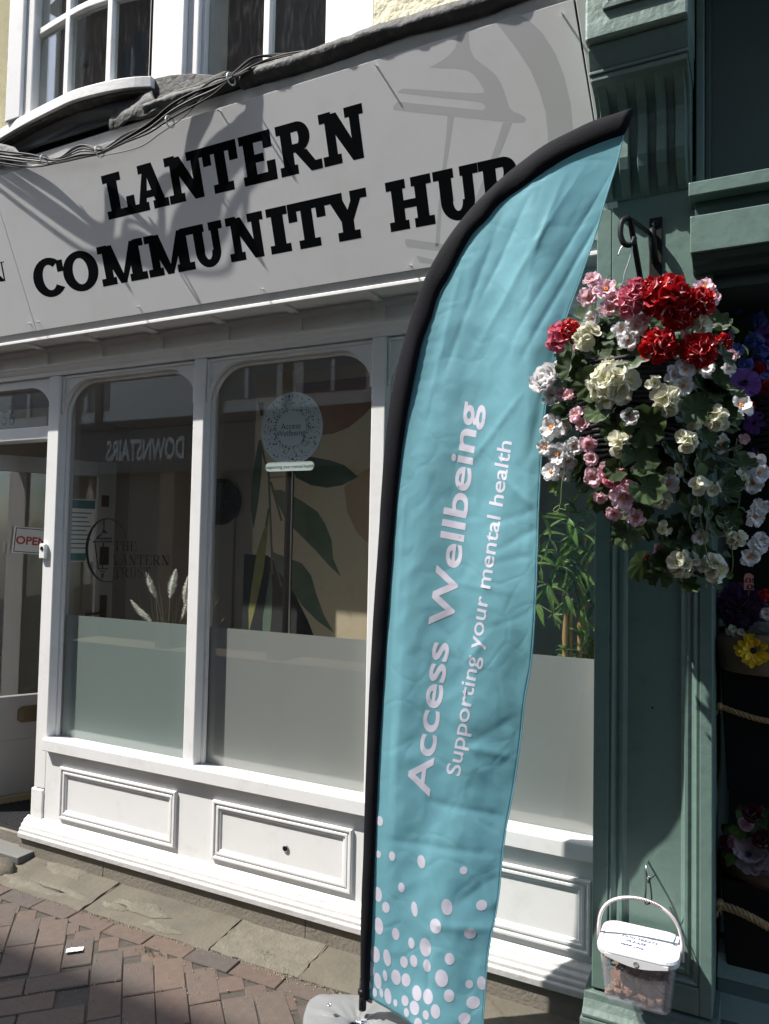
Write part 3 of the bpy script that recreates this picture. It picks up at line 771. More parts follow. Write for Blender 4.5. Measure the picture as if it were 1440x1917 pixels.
q = B(); q.box(xl1 + .018, xr0 - .026, UY + .055, UY + .060, 3.43, ztop); q.build("sash_pane", GLASS_U, UW)
# room behind the sash: pale ceiling with a louvred light, dark walls
q = B(); q.box(-4.6, -1.2, 1.9, 1.95, 3.40, 5.2); q.build("room_wall", mat("upper_room_wall", (.07, .075, .07), .8), UW)
q = B(); q.box(-4.6, -1.2, UY + .2, 1.9, 5.15, 5.2); q.build("room_ceiling", mat("upper_room_ceiling", (.38, .42, .50), .8), UW)
q = B(); q.box(-4.6, -1.2, UY + .2, 1.9, 3.40, 3.44); q.build("room_floor", BLACK, UW)
cur = mat("grey_blind", (.045, .047, .046), .8, .25, 4)
q = B(); p = at(425, 60, -.15); q.box(p.x - .40, at(497, 60, -.15).x, -.15, -.14, 3.44, 5.1); q.build("blind", cur, UW)
lt = B(); p = at(548, 62, .9)
for i in range(6): lt.box(p.x + .02 + .05 * i, p.x + .055 + .05 * i, .75 - .05 * i, 1.15 - .05 * i, 5.08, 5.14)
lt.build("louvred_light", STEEL, UW)
# bow window
def bow(px, py, z): p = atz(px, py, z); return Vector((p.x, p.y, z))
BZ = 3.54
arcp = [(-3.62, -.275), (-3.42, -.325), (-3.247, -.352), (-3.014, -.388), (-2.805, -.412), (-2.653, -.424), (-2.478, -.409), (-2.36, -.385), (-2.277, -.354)]
def smooth_arc(pts, n=28):
    out = []
    for i in range(n + 1):
        t = i / n * (len(pts) - 1); k = min(int(t), len(pts) - 2); f = t - k
        p0, p1, p2, p3 = pts[max(k - 1, 0)], pts[k], pts[k + 1], pts[min(k + 2, len(pts) - 1)]
        out.append(tuple(.5 * ((2 * p1[j]) + (-p0[j] + p2[j]) * f + (2 * p0[j] - 5 * p1[j] + 4 * p2[j] - p3[j]) * f * f + (-p0[j] + 3 * p1[j] - 3 * p2[j] + p3[j]) * f ** 3) for j in (0, 1)))
    return out
ap = smooth_arc(arcp)
def arc_solid(off_out, off_in, z0, z1):
    b = B()
    b.strip([(x, y + off_out, z0) for x, y in ap], [(x, y + off_in, z0) for x, y in ap], (0, 0, z1 - z0)); return b
BW = [("bow_sill", arc_solid(-.004, .22, BZ - .047, BZ), WHITE_OLD), ("sill_soffit", arc_solid(.012, .22, BZ - .062, BZ - .0475), MOSS)]
for nm, b, m in BW: b.build(nm, m, UW, bevel=.003)
def glz(px, base): return atz(px, base, BZ)
yoff = .045
def arc_y(x):
    for (a, b_) in zip(ap[:-1], ap[1:]):
        if a[0] <= x <= b_[0]: return a[1] + (b_[1] - a[1]) * (x - a[0]) / (b_[0] - a[0])
    return UY
xw0, xw1 = atz(48, 212, BZ).x, atz(279, 143, BZ).x
def arc_seg(x0, x1, o0, o1, z0, z1, n=12):
    b = B(); xs_ = [x0 + (x1 - x0) * k / n for k in range(n + 1)]
    b.strip([(x, arc_y(x) + o0, z0) for x in xs_], [(x, arc_y(x) + o1, z0) for x in xs_], (0, 0, z1 - z0)); return b
arc_seg(xw0, xw1, yoff + .014, yoff + .018, BZ + .01, ztop).build("bow_pane", GLASS_U, UW)
arc_seg(xw0, xw1, yoff - .004, yoff + .03, BZ + .001, BZ + .012).build("bow_rail", WHITE_OLD, UW, bevel=.002)
zb_ = CAM.z + 0
bars = [atz(101, 180, BZ).x, atz(189, 157, BZ).x]
for x in bars:
    b = B(); b.box(x - .014, x + .016, arc_y(x) + yoff - .006, arc_y(x) + yoff + .034, BZ + .012, ztop); b.build("glazing_bar", WHITE_OLD, UW, bevel=.004)
hz = at(190, 2, arc_y(bars[1]) + yoff).z
arc_seg(xw0, xw1, yoff - .005, yoff + .033, hz - .016, hz + .014).build("glazing_bar", WHITE, UW, bevel=.003)
q = B(); q.box(xw1 - .004, xl0 - .001, UY - .012, .1, BZ + .001, ztop); q.build("bow_jamb", WHITE_OLD, UW, bevel=.005)
b = B(); x = xw0
b.box(x - .055, x, arc_y(x) + .02, arc_y(x) + .16, BZ + .001, ztop); b.build("bow_jamb", WHITE, UW, bevel=.006)
b = B(); b.box(x - .16, x - .056, arc_y(x - .1) - .01, arc_y(x - .1) + .2, BZ + .001, ztop); b.build("bow_jamb", WHITE, UW, bevel=.006)
q = B(); q.box(-4.2, xl0, .02, .03, 3.5, ztop); q.build("net_curtain", mat("dim_curtain", (.06, .062, .066), .9, .2, 3), UW)
b = B(); p = at(150, 120, -.2); b.box(p.x - .12, p.x + .02, -.20, -.19, 3.5, ztop); b.build("net_curtain", mat("pale_curtain", (.22, .225, .22), .9, .1), UW)

# lead work over the sign
UYW = UY
FL = thing("lead_flashing", "grey weathered lead flashing and mortar between sign and windows", "flashing", (-2, -.38, 3.4))
def lip(x0, x1, seed, m, r0_=.030, name="lead_roll", zc=3.386, yc=-.356, n=80):
    """a beaten lead roll: wobbling section along x"""
    b = B(); k_ = 14; v = []
    for i in range(n + 1):
        x = x0 + (x1 - x0) * i / n
        for k in range(k_):
            a = 2 * pi * k / k_
            r = r0_ * (1 + .20 * noise.noise((x * 7, cos(a) * 1.2 + seed, sin(a) * 1.2)) + .10 * noise.noise((x * 25, cos(a) * 2 + seed, sin(a) * 2)))
            v.append((x, yc + r * 1.15 * cos(a) + .006 * noise.noise((x * 4, seed, 0)), zc + r * sin(a) + .010 * noise.noise((x * 3, 5 + seed, 0))))
    fs = [(i * k_ + k, i * k_ + (k + 1) % k_, (i + 1) * k_ + (k + 1) % k_, (i + 1) * k_ + k) for i in range(n) for k in range(k_)]
    fs += [list(range(k_)), [n * k_ + k for k in range(k_)]]
    b.add(v, fs); return b.build(name, m, FL, smooth=True)
lip(-1.80, -.46, 1, LEAD, .033)
lip(-2.30, -1.75, 2, LEAD, .028, zc=3.395, yc=-.350)
lip(-2.24, -1.88, 8, MOSS, .024, "mortar_fillet", zc=3.434, yc=-.330)
b = B(); b.extr([(-.355, 3.39), (-.355, 3.405), (UY, 3.44), (UY, 3.36)], -1.86, -.46); b.build("lead_apron", LEAD, FL)
b = B(); b.prism([at(q[0], q[1], -.338) for q in ((287, 147), (320, 140), (360, 137), (400, 140), (436, 150), (426, 168), (360, 190), (289, 205))], (0, .02, 0)); b.build("lead_apron", LEAD, FL, bevel=.003)
# dark apron under the bow sill
b = B(); b.prism([(x, arc_y(x) + .05, BZ - .063) for x in [-3.62 + .0672 * i for i in range(21)]] + [(-2.27, -.362, 3.40), (-3.0, -.372, 3.395), (-3.62, -.362, 3.395)], (0, .02, 0)); b.build("dark_apron", LEAD_D, FL)
def sheet(pts, n, m, name, seed, th=.004):
    """crumpled patch of lead dressed over an edge; pts = 4 corners"""
    b = B(); A, Bb, Cc, D = [Vector(p) for p in pts]; v = []
    for i in range(n + 1):
        for j in range(n + 1):
            u, t = i / n, j / n
            p = (A * (1 - u) + Bb * u) * (1 - t) + (D * (1 - u) + Cc * u) * t
            k = noise.noise((p.x * 14, p.z * 14, seed)); k2 = noise.noise((p.x * 40, p.z * 40, seed))
            e = .25 if j == n else 0
            v.append(p + Vector((0, -.010 * k - .003 * k2 - .010 * sin(pi * t), e * .08 * noise.noise((p.x * 12, seed, 2)))))
    N_ = n + 1
    b.add(v, [(i * N_ + j, (i + 1) * N_ + j, (i + 1) * N_ + j + 1, i * N_ + j + 1) for i in range(n) for j in range(n)])
    o = b.build(name, m, FL, smooth=True); s_ = o.modifiers.new("solid", 'SOLIDIFY'); s_.thickness = th; return o
yy = -.368
sheet([at(212, 205, yy), at(285, 168, yy + .02), at(300, 205, yy - .005), at(205, 245, yy - .005)], 14, LEAD, "lead_patch", 3)
sheet([at(-30, 262, yy), at(28, 275, yy), at(48, 296, yy - .01), at(-30, 318, yy - .01)], 10, LEAD, "lead_patch", 7)

# ================================================================ cables
CB = thing("cable_bundle", "tangled bundle of dark cables sagging across the top of the sign", "cables", (-2.2, -.42, 3.4))
main = [(-60, 283), (0, 292), (60, 300), (105, 303), (150, 293), (190, 286), (235, 262), (280, 238), (320, 208), (360, 186), (400, 168), (432, 148), (470, 128), (505, 115), (540, 106), (575, 100)]
def spline(pts, n=6):
    out = []
    for i in range(len(pts) - 1):
        p0, p1, p2, p3 = pts[max(i - 1, 0)], pts[i], pts[i + 1], pts[min(i + 2, len(pts) - 1)]
        for k in range(n):
            f = k / n
            out.append(.5 * ((2 * p1) + (-p0 + p2) * f + (2 * p0 - 5 * p1 + 4 * p2 - p3) * f * f + (-p0 + 3 * p1 - 3 * p2 + p3) * f ** 3))
    out.append(pts[-1]); return out
rc = random.Random(11)
for k in range(11):
    off = Vector((0, rc.uniform(-.010, .010), rc.uniform(-.020, .020))); pts = []
    spread = rc.uniform(.3, 1.5); ph = rc.uniform(0, 6)
    for i, (px, py) in enumerate(main):
        y = -.400 if i < 12 else (-.386 if i < 13 else -.355)
        tie = 1.0
        if i in (3, 5, 11): tie = .35
        p = at(px, py, y + off.y * tie)
        p.z += off.z * tie * spread * (1.0 + .8 * sin(i * .9 + ph)); pts.append(p)
    if k in (3, 7): pts = pts[:13]
    b = B(); b.tube(spline(pts), [.0034, .0042, .0028, .005, .0036][k % 5], 6); b.build("cable", [CABLE, CABLE, CABLE_L, CABLE][k % 4], CB, smooth=True)
for pp in ([(60, 312), (105, 300), (140, 275), (165, 272), (190, 280), (230, 268)], [(-30, 300), (30, 313), (75, 310), (110, 300)], [(190, 292), (260, 276), (300, 250), (345, 218), (390, 172)], [(312, 225), (322, 205), (337, 187), (345, 185), (352, 190), (380, 172)]):
    b = B(); b.tube(spline([at(px, py, -.405) for px, py in pp]), .0022, 6); b.build("cable", CABLE_L, CB, smooth=True)
for px, py, a in ((84, 300, .3), (187, 284, -.2), (432, 148, .4), (318, 228, .2)):
    p = at(px, py, -.408); b = B(); b.tube([p + Vector((sin(a) * .004 + .022 * cos(t) * .12, .022 * cos(t), .022 * sin(t))) for t in [2 * pi * k / 14 for k in range(15)]], .0032, 5)
    b.build("cable_tie", ZIP, CB)
# ================================================================ green neighbour
GS = thing("green_shopfront", "dark green florist's shopfront with panelled pilaster and fluted bracket", "shopfront", (-.3, -.1, 0))
PX0, PX1, PYF = -.4725, -.1284, -.200
PB = PYF + .022
q = B(); q.box(-.52, 1.6, .0501, .30, 2.70, 3.98); q.build("rear_wall", GREEN_D, GS)
q = B(); q.box(PX0, PX1, PB, .10, .235, 2.76); q.build("pilaster_shaft", GREEN, GS, bevel=.003)
b = B(); b.box(PX0, -.4255, PYF, PB - .0005, .238, 2.718); b.build("pilaster_stile", GREEN, GS, bevel=.003)
b = B(); b.box(-.1635, PX1, PYF, PB - .0005, .238, 2.718); b.build("pilaster_stile", GREEN, GS, bevel=.003)
b = B(); b.box(-.425, -.164, PYF, PB - .0005, 2.30, 2.718); b.build("pilaster_rail", GREEN, GS, bevel=.003)
b = B(); b.box(-.425, -.164, PYF, PB - .0005, .238, .315); b.build("pilaster_rail", GREEN, GS, bevel=.003)
b = B(); b.frame(-.4248, -.1642, .316, 2.299, PB - .0002, [(0, 0), (0, .016), (.008, .019), (.014, .012), (.022, .007), (.032, .013), (.040, .013), (.044, .006), (.050, .002), (.052, 0)])
b.build("pilaster_moulding", GREEN, GS)
# stepped pilaster base
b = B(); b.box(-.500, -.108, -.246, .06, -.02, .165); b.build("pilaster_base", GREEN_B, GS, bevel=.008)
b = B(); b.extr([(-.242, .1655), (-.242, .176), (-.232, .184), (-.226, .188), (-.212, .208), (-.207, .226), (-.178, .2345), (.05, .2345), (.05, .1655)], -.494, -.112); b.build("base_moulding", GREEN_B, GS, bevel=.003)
# fluted console bracket
BX0, BX1 = -.459, -.186
s_prof = [(-.178, 2.708), (-.206, 2.710), (-.216, 2.728), (-.234, 2.752), (-.252, 2.782), (-.262, 2.815), (-.264, 2.850), (-.266, 2.892), (-.276, 2.935), (-.298, 2.970), (-.330, 2.992), (-.362, 3.004), (-.385, 3.010), (-.385, 3.028), (-.178, 3.028)]
b = B(); b.extr(s_prof, BX0, BX1); b.build("bracket_body", GREEN, GS, bevel=.003)
nf = 5; wf = (BX1 - BX0) / nf
for i in range(nf):
    a, c = BX0 + wf * i + .009, BX0 + wf * (i + 1) - .009
    o_ = [(y - k, z - k * .3) for (y, z), k in zip(s_prof[1:12], [0, .014, .022, .026, .026, .022, .016, .014, .014, .010, 0])]
    b = B(); n = len(o_); v = []
    for xx, inset in ((a, 1), (a + .006, 0), (c - .006, 0), (c, 1)):
        v += [(xx, y + (.020 if inset else 0), z + (.004 if inset else 0)) for y, z in o_]
    b.add(v, [(k * n + i2, (k + 1) * n + i2, (k + 1) * n + i2 + 1, k * n + i2 + 1) for k in range(3) for i2 in range(n - 1)])
    o = b.build("flute", GREEN, GS, smooth=False)
b = B(); b.box(BX0 - .004, BX1 + .004, -.390, -.178, 3.0285, 3.040); b.build("bracket_cap", GREEN, GS, bevel=.003)
b = B(); b.extr([(-.178, 3.0405), (-.388, 3.0405), (-.396, 3.062), (-.408, 3.094), (-.408, 3.1085), (-.178, 3.1085)], BX0 - .003, BX1 + .004); b.build("bracket_cove", GREEN, GS, bevel=.002)
b = B(); b.box(BX0 - .009, BX1 + .006, -.432, -.178, 3.109, 3.85); b.build("bracket_block", GREEN_OLD, GS, bevel=.008)
b = B(); b.frame(BX0 + .045, BX1 - .045, 3.188, 3.80, -.4325, [(0, 0), (0, .012), (.016, .014), (.022, .006), (.034, .006), (.040, 0)]); b.build("block_moulding", GREEN_OLD, GS)
# side strip and dark signboard
b = B(); b.extr([(-.205, 2.69), (-.205, 3.90), (.05, 3.90), (.05, 2.69)], -.1765, -.152); b.build("signboard_edge", GREEN, GS, bevel=.004)
b = B(); b.box(-.1515, -.134, -.192, .05, 2.69, 3.90); b.build("signboard_edge", GREEN_D, GS, bevel=.004)
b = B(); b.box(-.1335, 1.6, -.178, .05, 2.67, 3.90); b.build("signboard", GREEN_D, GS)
# stepped cornice at the top of the florist's opening
CZX = -.186
b = B(); b.box(CZX - .004, 1.6, -.288, -.1785, 2.647, 2.689); b.build("cornice_top", GREEN, GS, bevel=.003)
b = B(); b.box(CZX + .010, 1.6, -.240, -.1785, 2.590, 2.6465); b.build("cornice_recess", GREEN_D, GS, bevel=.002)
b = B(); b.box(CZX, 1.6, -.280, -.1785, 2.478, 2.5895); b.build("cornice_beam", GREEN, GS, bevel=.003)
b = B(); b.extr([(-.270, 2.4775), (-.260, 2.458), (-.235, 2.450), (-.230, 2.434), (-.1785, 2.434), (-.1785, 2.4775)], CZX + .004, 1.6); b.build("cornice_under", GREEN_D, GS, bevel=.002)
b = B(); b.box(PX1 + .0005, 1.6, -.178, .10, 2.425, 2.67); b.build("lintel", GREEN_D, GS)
# recess of the florist's doorway
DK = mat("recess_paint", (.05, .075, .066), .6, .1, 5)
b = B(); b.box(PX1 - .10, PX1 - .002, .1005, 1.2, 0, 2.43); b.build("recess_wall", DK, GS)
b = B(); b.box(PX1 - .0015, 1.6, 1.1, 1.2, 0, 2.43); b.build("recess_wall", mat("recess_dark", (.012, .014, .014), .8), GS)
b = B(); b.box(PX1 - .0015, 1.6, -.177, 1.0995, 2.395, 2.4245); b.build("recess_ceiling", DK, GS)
b = B(); b.extr([(-.11, -.02), (-.14, .07), (.06, .36), (.10, .36), (.10, -.02)], PX1 + .003, 1.6); b.build("sloped_board", GREEN_D, GS, bevel=.004)
for i in range(3):
    b = B(); y0 = -.125 + .062 * i; z0 = .088 + .09 * i
    b.extr([(y0 - .006, z0 - .001), (y0 + .034, z0 + .057), (y0 + .040, z0 + .051), (y0, z0 - .007)], PX1 + .004, 1.59); b.build("board_batten", GREEN, GS)
b = B(); b.box(1.57, 1.6, .1005, 1.0995, .0905, 2.39); b.build("recess_wall", DK, GS)
b = B(); b.box(PX1 - .0015, 1.6, .1005, 1.0995, -.02, .09); b.build("recess_floor", CONC, GS)
# small blemishes
b = B(); p = at(1222, 1325, PB); b.tube([(p.x, PB, p.z), (p.x, PB - .014, p.z + .003)], .003, 6); b.build("nail", BLACK, GS)
b = B(); p = at(1298, 212, -.205); b.tube([(p.x, -.205, p.z), (p.x, -.212, p.z)], .004, 6); b.build("nail", BLACK, GS)

# ================================================================ feather flag
FY = -.40
FLAGC = sheer("turquoise_flag_cloth", (.275, .590, .670), trans=.48, through=.055, rough=.5, var=.04, scale=5, bump=.75, bscale=26, crease=True)
FLAGP = sheer("pale_lilac_print", (.80, .76, .86), trans=.25, through=.02, rough=.45, var=.02, scale=5, bump=.3, bscale=26, crease=True)
FLAGK = mat("black_sleeve_cloth", (.0085, .0085, .011), .8, .15, 30, .5, 130, spec=.12)
FF = thing("feather_flag", "tall turquoise feather flag reading Access Wellbeing on a black pole", "flag", (-1.17, FY, 0))
seam = [(691, 1868), (697, 1720), (702, 1600), (709.5, 1420), (723, 1200), (736, 1020), (744, 920), (752.6, 840), (764, 765), (777, 700), (790, 640), (806, 597), (820.5, 551), (840, 518), (880, 444), (910, 412), (937, 380), (979, 350), (1029, 315), (1075, 288), (1128, 265), (1167, 252)]
outer = [(676, 1868), (677, 1720), (681, 1600), (687, 1420), (697, 1200), (709, 1020), (715, 920), (721, 840), (729, 765), (741, 700), (752, 655), (764, 615), (779, 564), (803, 508), (838, 447), (880, 393), (926, 346), (972, 307), (1018, 273), (1064, 249), (1110, 227), (1151, 214), (1186, 202)]
free = [(900, 1990), (912, 1800), (924, 1730), (932, 1680), (938.4, 1610), (947, 1545), (955.8, 1500), (971, 1400), (980.7, 1310), (994, 1230), (1002.6, 1110), (1008, 960), (1013, 870), (1020, 780), (1036, 690), (1048, 640), (1063.7, 582), (1086.6, 520), (1109.6, 451), (1128, 387), (1139, 352), (1155, 302), (1167, 253)]
def resample(pts, n):
    pts = [Vector((p[0], p[1], 0)) for p in pts]; sp_ = spline(pts, 8); L = [0]
    for a, c in zip(sp_[:-1], sp_[1:]): L.append(L[-1] + (c - a).length)
    out = []; k = 0
    for i in range(n + 1):
        t = L[-1] * i / n
        while k < len(L) - 2 and L[k + 1] < t: k += 1
        f = (t - L[k]) / max(L[k + 1] - L[k], 1e-9); out.append(sp_[k].lerp(sp_[k + 1], min(f, 1)))
    return out
def sweep(x, z):
    """the whole sheet swings a little out of the pole's plane"""
    t = max(0.0, min(1.0, (x + 1.14) / .52)); k = max(0.0, min(1.0, (z - .7) / .9)); k = k * k * (3 - 2 * k)
    return (.055 * (1 - k) - .045 * k) * t * t if z < 1.9 else -.045 * t * t
def w3(p):
    y = FY
    for _ in range(4):
        q = at(p[0], p[1], y); y = FY + sweep(q.x, q.z)
    return q
def w2(p): q = w3(p); return Vector((q.x, q.z))
NV = 300
seamW = [w2(p) for p in resample(seam, NV)]; freeW = [w2(p) for p in resample(free, NV)]
def lineseg(x, z, a, c, wd, amp):
    """a pulled crease running from a to c"""
    d = c - a; L = d.length; t = ((x - a.x) * d.x + (z - a.y) * d.y) / (L * L)
    if t < -.15 or t > 1.15: return 0.0
    s = ((x - a.x) * -d.y + (z - a.y) * d.x) / L
    e = min(1, max(0, min((t + .15) / .3, (1.15 - t) / .3)))
    return amp * e * math.exp(-abs(s) / wd)
def W(px, py): return w2((px, py))
creases = [(W(1003, 955), W(905, 985), .011, .007), (W(1000, 950), W(925, 880), .010, -.010), (W(985, 880), W(1050, 600), .013, .007), (W(885, 855), W(975, 745), .009, -.009),
           (W(1003, 990), W(930, 1030), .008, .007), (W(1145, 320), W(960, 640), .010, .007), (W(1100, 300), W(900, 640), .013, -.007), (W(1115, 420), W(985, 660), .010, .010),
           (W(940, 400), W(830, 700), .012, .007), (W(870, 480), W(800, 760), .012, -.006), (W(1000, 350), W(900, 560), .011, .008), (W(1060, 320), W(1000, 480), .009, -.009),
           (W(820, 1170), W(870, 1240), .007, .006), (W(870, 1240), W(905, 1200), .006, -.006), (W(960, 1345), W(870, 1400), .020, .007), (W(962, 1420), W(880, 1400), .014, -.008),
           (W(940, 1530), W(800, 1500), .010, .008), (W(930, 1640), W(860, 1690), .022, .009), (W(920, 1740), W(820, 1730), .022, -.012), (W(800, 1600), W(830, 1700), .016, -.010),
           (W(930, 1600), W(720, 1570), .008, .006), (W(905, 1650), W(925, 1700), .012, -.010), (W(805, 1760), W(800, 1860), .015, .008), (W(900, 1060), W(990, 1040), .006, .005),
           (W(905, 1180), W(985, 1150), .005, .005), (W(840, 1090), W(960, 1110), .006, -.005), (W(850, 990), W(900, 1090), .006, .005), (W(760, 900), W(735, 1300), .012, -.010), (W(745, 1000), W(728, 1500), .010, .007)]
def flagY(x, z):
    """how far the cloth stands off the flat at (x, z)"""
    d = .018 * sin(x * 9 + z * 1.7) + .010 * sin(x * 23 - z * 3.1 + 1)
    d += .016 * noise.noise((x * 4.5, z * 2.2, 1.7)) + .005 * noise.noise((x * 11, z * 7, 4.2)) + .0015 * noise.noise((x * 30, z * 24, 8.8))
    d += .010 * abs(noise.noise((x * 6 + z * 2, z * 4.5 - x, 2.3))) + .006 * abs(noise.noise((x * 13 - z * 3, z * 10, 6.1)))
    for a, c, wd, amp in creases: d += lineseg(x, z, a, c, wd, amp)
    pole = max(0.0, min(1.0, (x + 1.16) / .10)) if z < 1.9 else 1.0
    return d * (.35 + .65 * pole) * .46
def pf(q):
    """the cloth is held flat along the sleeve and towards the tip"""
    z = q.y; i = min(range(0, NV + 1, 4), key=lambda k: abs(seamW[k].y - z))
    return (.10 + .90 * min(1, max(0, (q.x - seamW[i].x) / .07))) * min(1, max(.12, (2.82 - z) / .30))
NU = 64
b = B()
for i in range(NV + 1):
    a, c = seamW[i], freeW[i]
    for j in range(NU + 1):
        t = j / NU; q = a.lerp(c, t); e = min(1, t * 7)
        b.v.append((q.x, FY + sweep(q.x, q.y) + flagY(q.x, q.y) * pf(q), q.y))
for i in range(NV):
    for j in range(NU):
        k = i * (NU + 1) + j; b.f.append([k, k + 1, k + NU + 2, k + NU + 1]); b.m.append(0)
cloth = b.build("banner_cloth", FLAGC, FF, smooth=True)
sm = cloth.modifiers.new("solid", 'SOLIDIFY'); sm.thickness = .0005; sm.offset = 1
# hem along the free edge
b = B(); b.tube([(q.x, FY + sweep(q.x, q.y) + flagY(q.x, q.y) * pf(q), q.y) for q in freeW[::3]], .0022, 6); b.build("hem", FLAGC, FF, smooth=True)
# black sleeve holding the pole
so_ = resample(outer, 150); si_ = resample(seam, 150)
b = B(); KN = 14
for i in range(151):
    a, c = w2(so_[i]), w2(si_[i])
    for k in range(KN):
        th = 2 * pi * k / KN; m_ = a.lerp(c, .5 - .52 * cos(th))
        wob = 1 + .25 * noise.noise((m_.x * 9, m_.y * 9, k * .3))
        b.v.append((m_.x, FY + sweep(m_.x, m_.y) - .016 * wob * sin(th), m_.y))
for i in range(150):
    for k in range(KN): b.f.append([i * KN + k, i * KN + (k + 1) % KN, (i + 1) * KN + (k + 1) % KN, (i + 1) * KN + k]); b.m.append(0)
b.f.append([150 * KN + k for k in range(KN)]); b.m.append(0)
sleeve = b.build("pole_sleeve", FLAGK, FF, smooth=True)
pt = at(680, 1868, FY)
b = B(); b.tube([(pt.x, FY, pt.z + .06), (pt.x - .002, FY, .075)], .0125, 14); b.build("pole", BLACKP, FF, smooth=True)
b = B(); b.lathe([(.013, -.006), (.018, -.004), (.018, .006), (.014, .012), (.013, .012)], (pt.x, FY, at(680, 1857, FY).z), 'z', 16); b.build("pole_collar", BLACKP, FF, smooth=True)
b = B(); z = at(680, 1912, FY).z
b.lathe([(.0135, -.05), (.02, -.05), (.02, -.002), (.023, 0), (.023, .006), (.0135, .008)], (pt.x - .001, FY, z + .0), 'z', 18); b.build("spindle_collar", CHROME, FF, smooth=True)
for k in range(4):
    a = pi / 4 + pi / 2 * k
    b = B(); b.tube([(pt.x, FY, .03), (pt.x + .17 * cos(a), FY + .14 * sin(a), .012)], .011, 8, flat=.7); b.build("base_leg", BLACK, FF)
p = at(693, 1872, FY); b = B(); b.tube([(pt.x + .012, FY, p.z), (p.x + .008, FY - .006, p.z)], .006, 8); b.build("toggle", CHROME, FF)
# print on the cloth: lettering and dots follow the folds
def cloth_print(bm, place, name, m, mxl=.010):
    for _ in range(5):
        for v in bm.verts: v.tag = False
        long_ = [e for e in bm.edges if (place(e.verts[0].co) - place(e.verts[1].co)).length > mxl]
        if not long_: break
        bmesh.ops.subdivide_edges(bm, edges=long_, cuts=1); bmesh.ops.triangulate(bm, faces=bm.faces)
    me = bpy.data.meshes.new(name)
    for v in bm.verts:
        q = place(v.co); v.co = (q.x, FY + sweep(q.x, q.y) + flagY(q.x, q.y) * pf(q) - .0011, q.y)
    bmesh.ops.recalc_face_normals(bm, faces=bm.faces)
    bm.to_mesh(me); bm.free(); me.materials.append(m)
    me.polygons.foreach_set("use_smooth", [True] * len(me.polygons))
    o = bpy.data.objects.new(name, me); C.objects.link(o); hang(o, cloth); return o
def print_text(body, size, off, p0, p1, capvec, cap_px, bold_name):
    bm, me = text_mesh(body, 1.0, off)
    xs = [v.co.x for v in bm.verts]; L0, L1 = min(xs), max(xs)
    capH = .727
    d = Vector((p1[0] - p0[0], p1[1] - p0[1]))
    def place(co):
        s = (co.x - L0) / (L1 - L0); t = co.y / capH
        bow_ = 0
        return w2((p0[0] + d.x * s + capvec[0] * cap_px * t, p0[1] + d.y * s + capvec[1] * cap_px * t))
    return cloth_print(bm, place, bold_name, m=FLAGP)
print_text("Access Wellbeing", 1, .018, (803, 1492), (896, 756), (-.978, -.205), 43.5, "lettering")
print_text("Supporting your mental health", 1, .010, (861, 1454), (959, 828), (-.978, -.205), 28.5, "lettering")
dots = [(238, 168, 28, 44), (225, 455, 24, 32), (347, 468, 26, 42), (594, 520, 35, 58), (962, 588, 32, 35), (423, 742, 27, 44), (290, 912, 32, 48), (534, 928, 27, 66), (824, 898, 46, 72), (1110, 897, 46, 46), (222, 800, 34, 65), (228, 1072, 38, 75), (725, 1065, 52, 65), (370, 1145, 31, 54), (1018, 1130, 50, 50), (505, 1225, 27, 50), (628, 1257, 50, 82), (198, 1318, 38, 72), (298, 1348, 30, 76), (845, 1345, 42, 52), (440, 1388, 33, 52), (525, 1378, 32, 54), (643, 1415, 33, 56), (160, 1440, 28, 68), (218, 1545, 30, 72), (280, 1502, 18, 50), (372, 1520, 40, 68), (458, 1542, 39, 57), (774, 1515, 56, 76), (150, 1578, 15, 36), (1007, 1573, 33, 39), (1112, 1565, 38, 60), (192, 1645, 19, 40), (248, 1650, 15, 42), (303, 1682, 28, 71), (366, 1740, 17, 32), (556, 1650, 42, 66), (450, 1720, 32, 48), (656, 1675, 43, 64), (838, 1665, 44, 56), (1040, 1732, 58, 55), (537, 1775, 44, 62), (463, 1820, 23, 38), (640, 1828, 28, 42), (724, 1795, 40, 61), (968, 1865, 51, 50), (572, 1905, 35, 50), (655, 1930, 35, 32)]
for cx_, cy_, rx, ry in dots:
    bm = bmesh.new(); n = 20; tilt = radians(-9)
    vs0 = [bm.verts.new((0, 0, 0))]
    ring = [bm.verts.new((cos(2 * pi * k / n), sin(2 * pi * k / n), 0)) for k in range(n)]
    for k in range(n): bm.faces.new((vs0[0], ring[k], ring[(k + 1) % n]))
    def place(co, cx_=cx_, cy_=cy_, rx=rx, ry=ry):
        x, y = co.x * rx, co.y * ry
        return w2((660 + (cx_ + x * cos(tilt) - y * sin(tilt)) / 4.597, 1500 + (cy_ + x * sin(tilt) + y * cos(tilt)) / 4.597))
    cloth_print(bm, place, "printed_dot", FLAGP, .012)
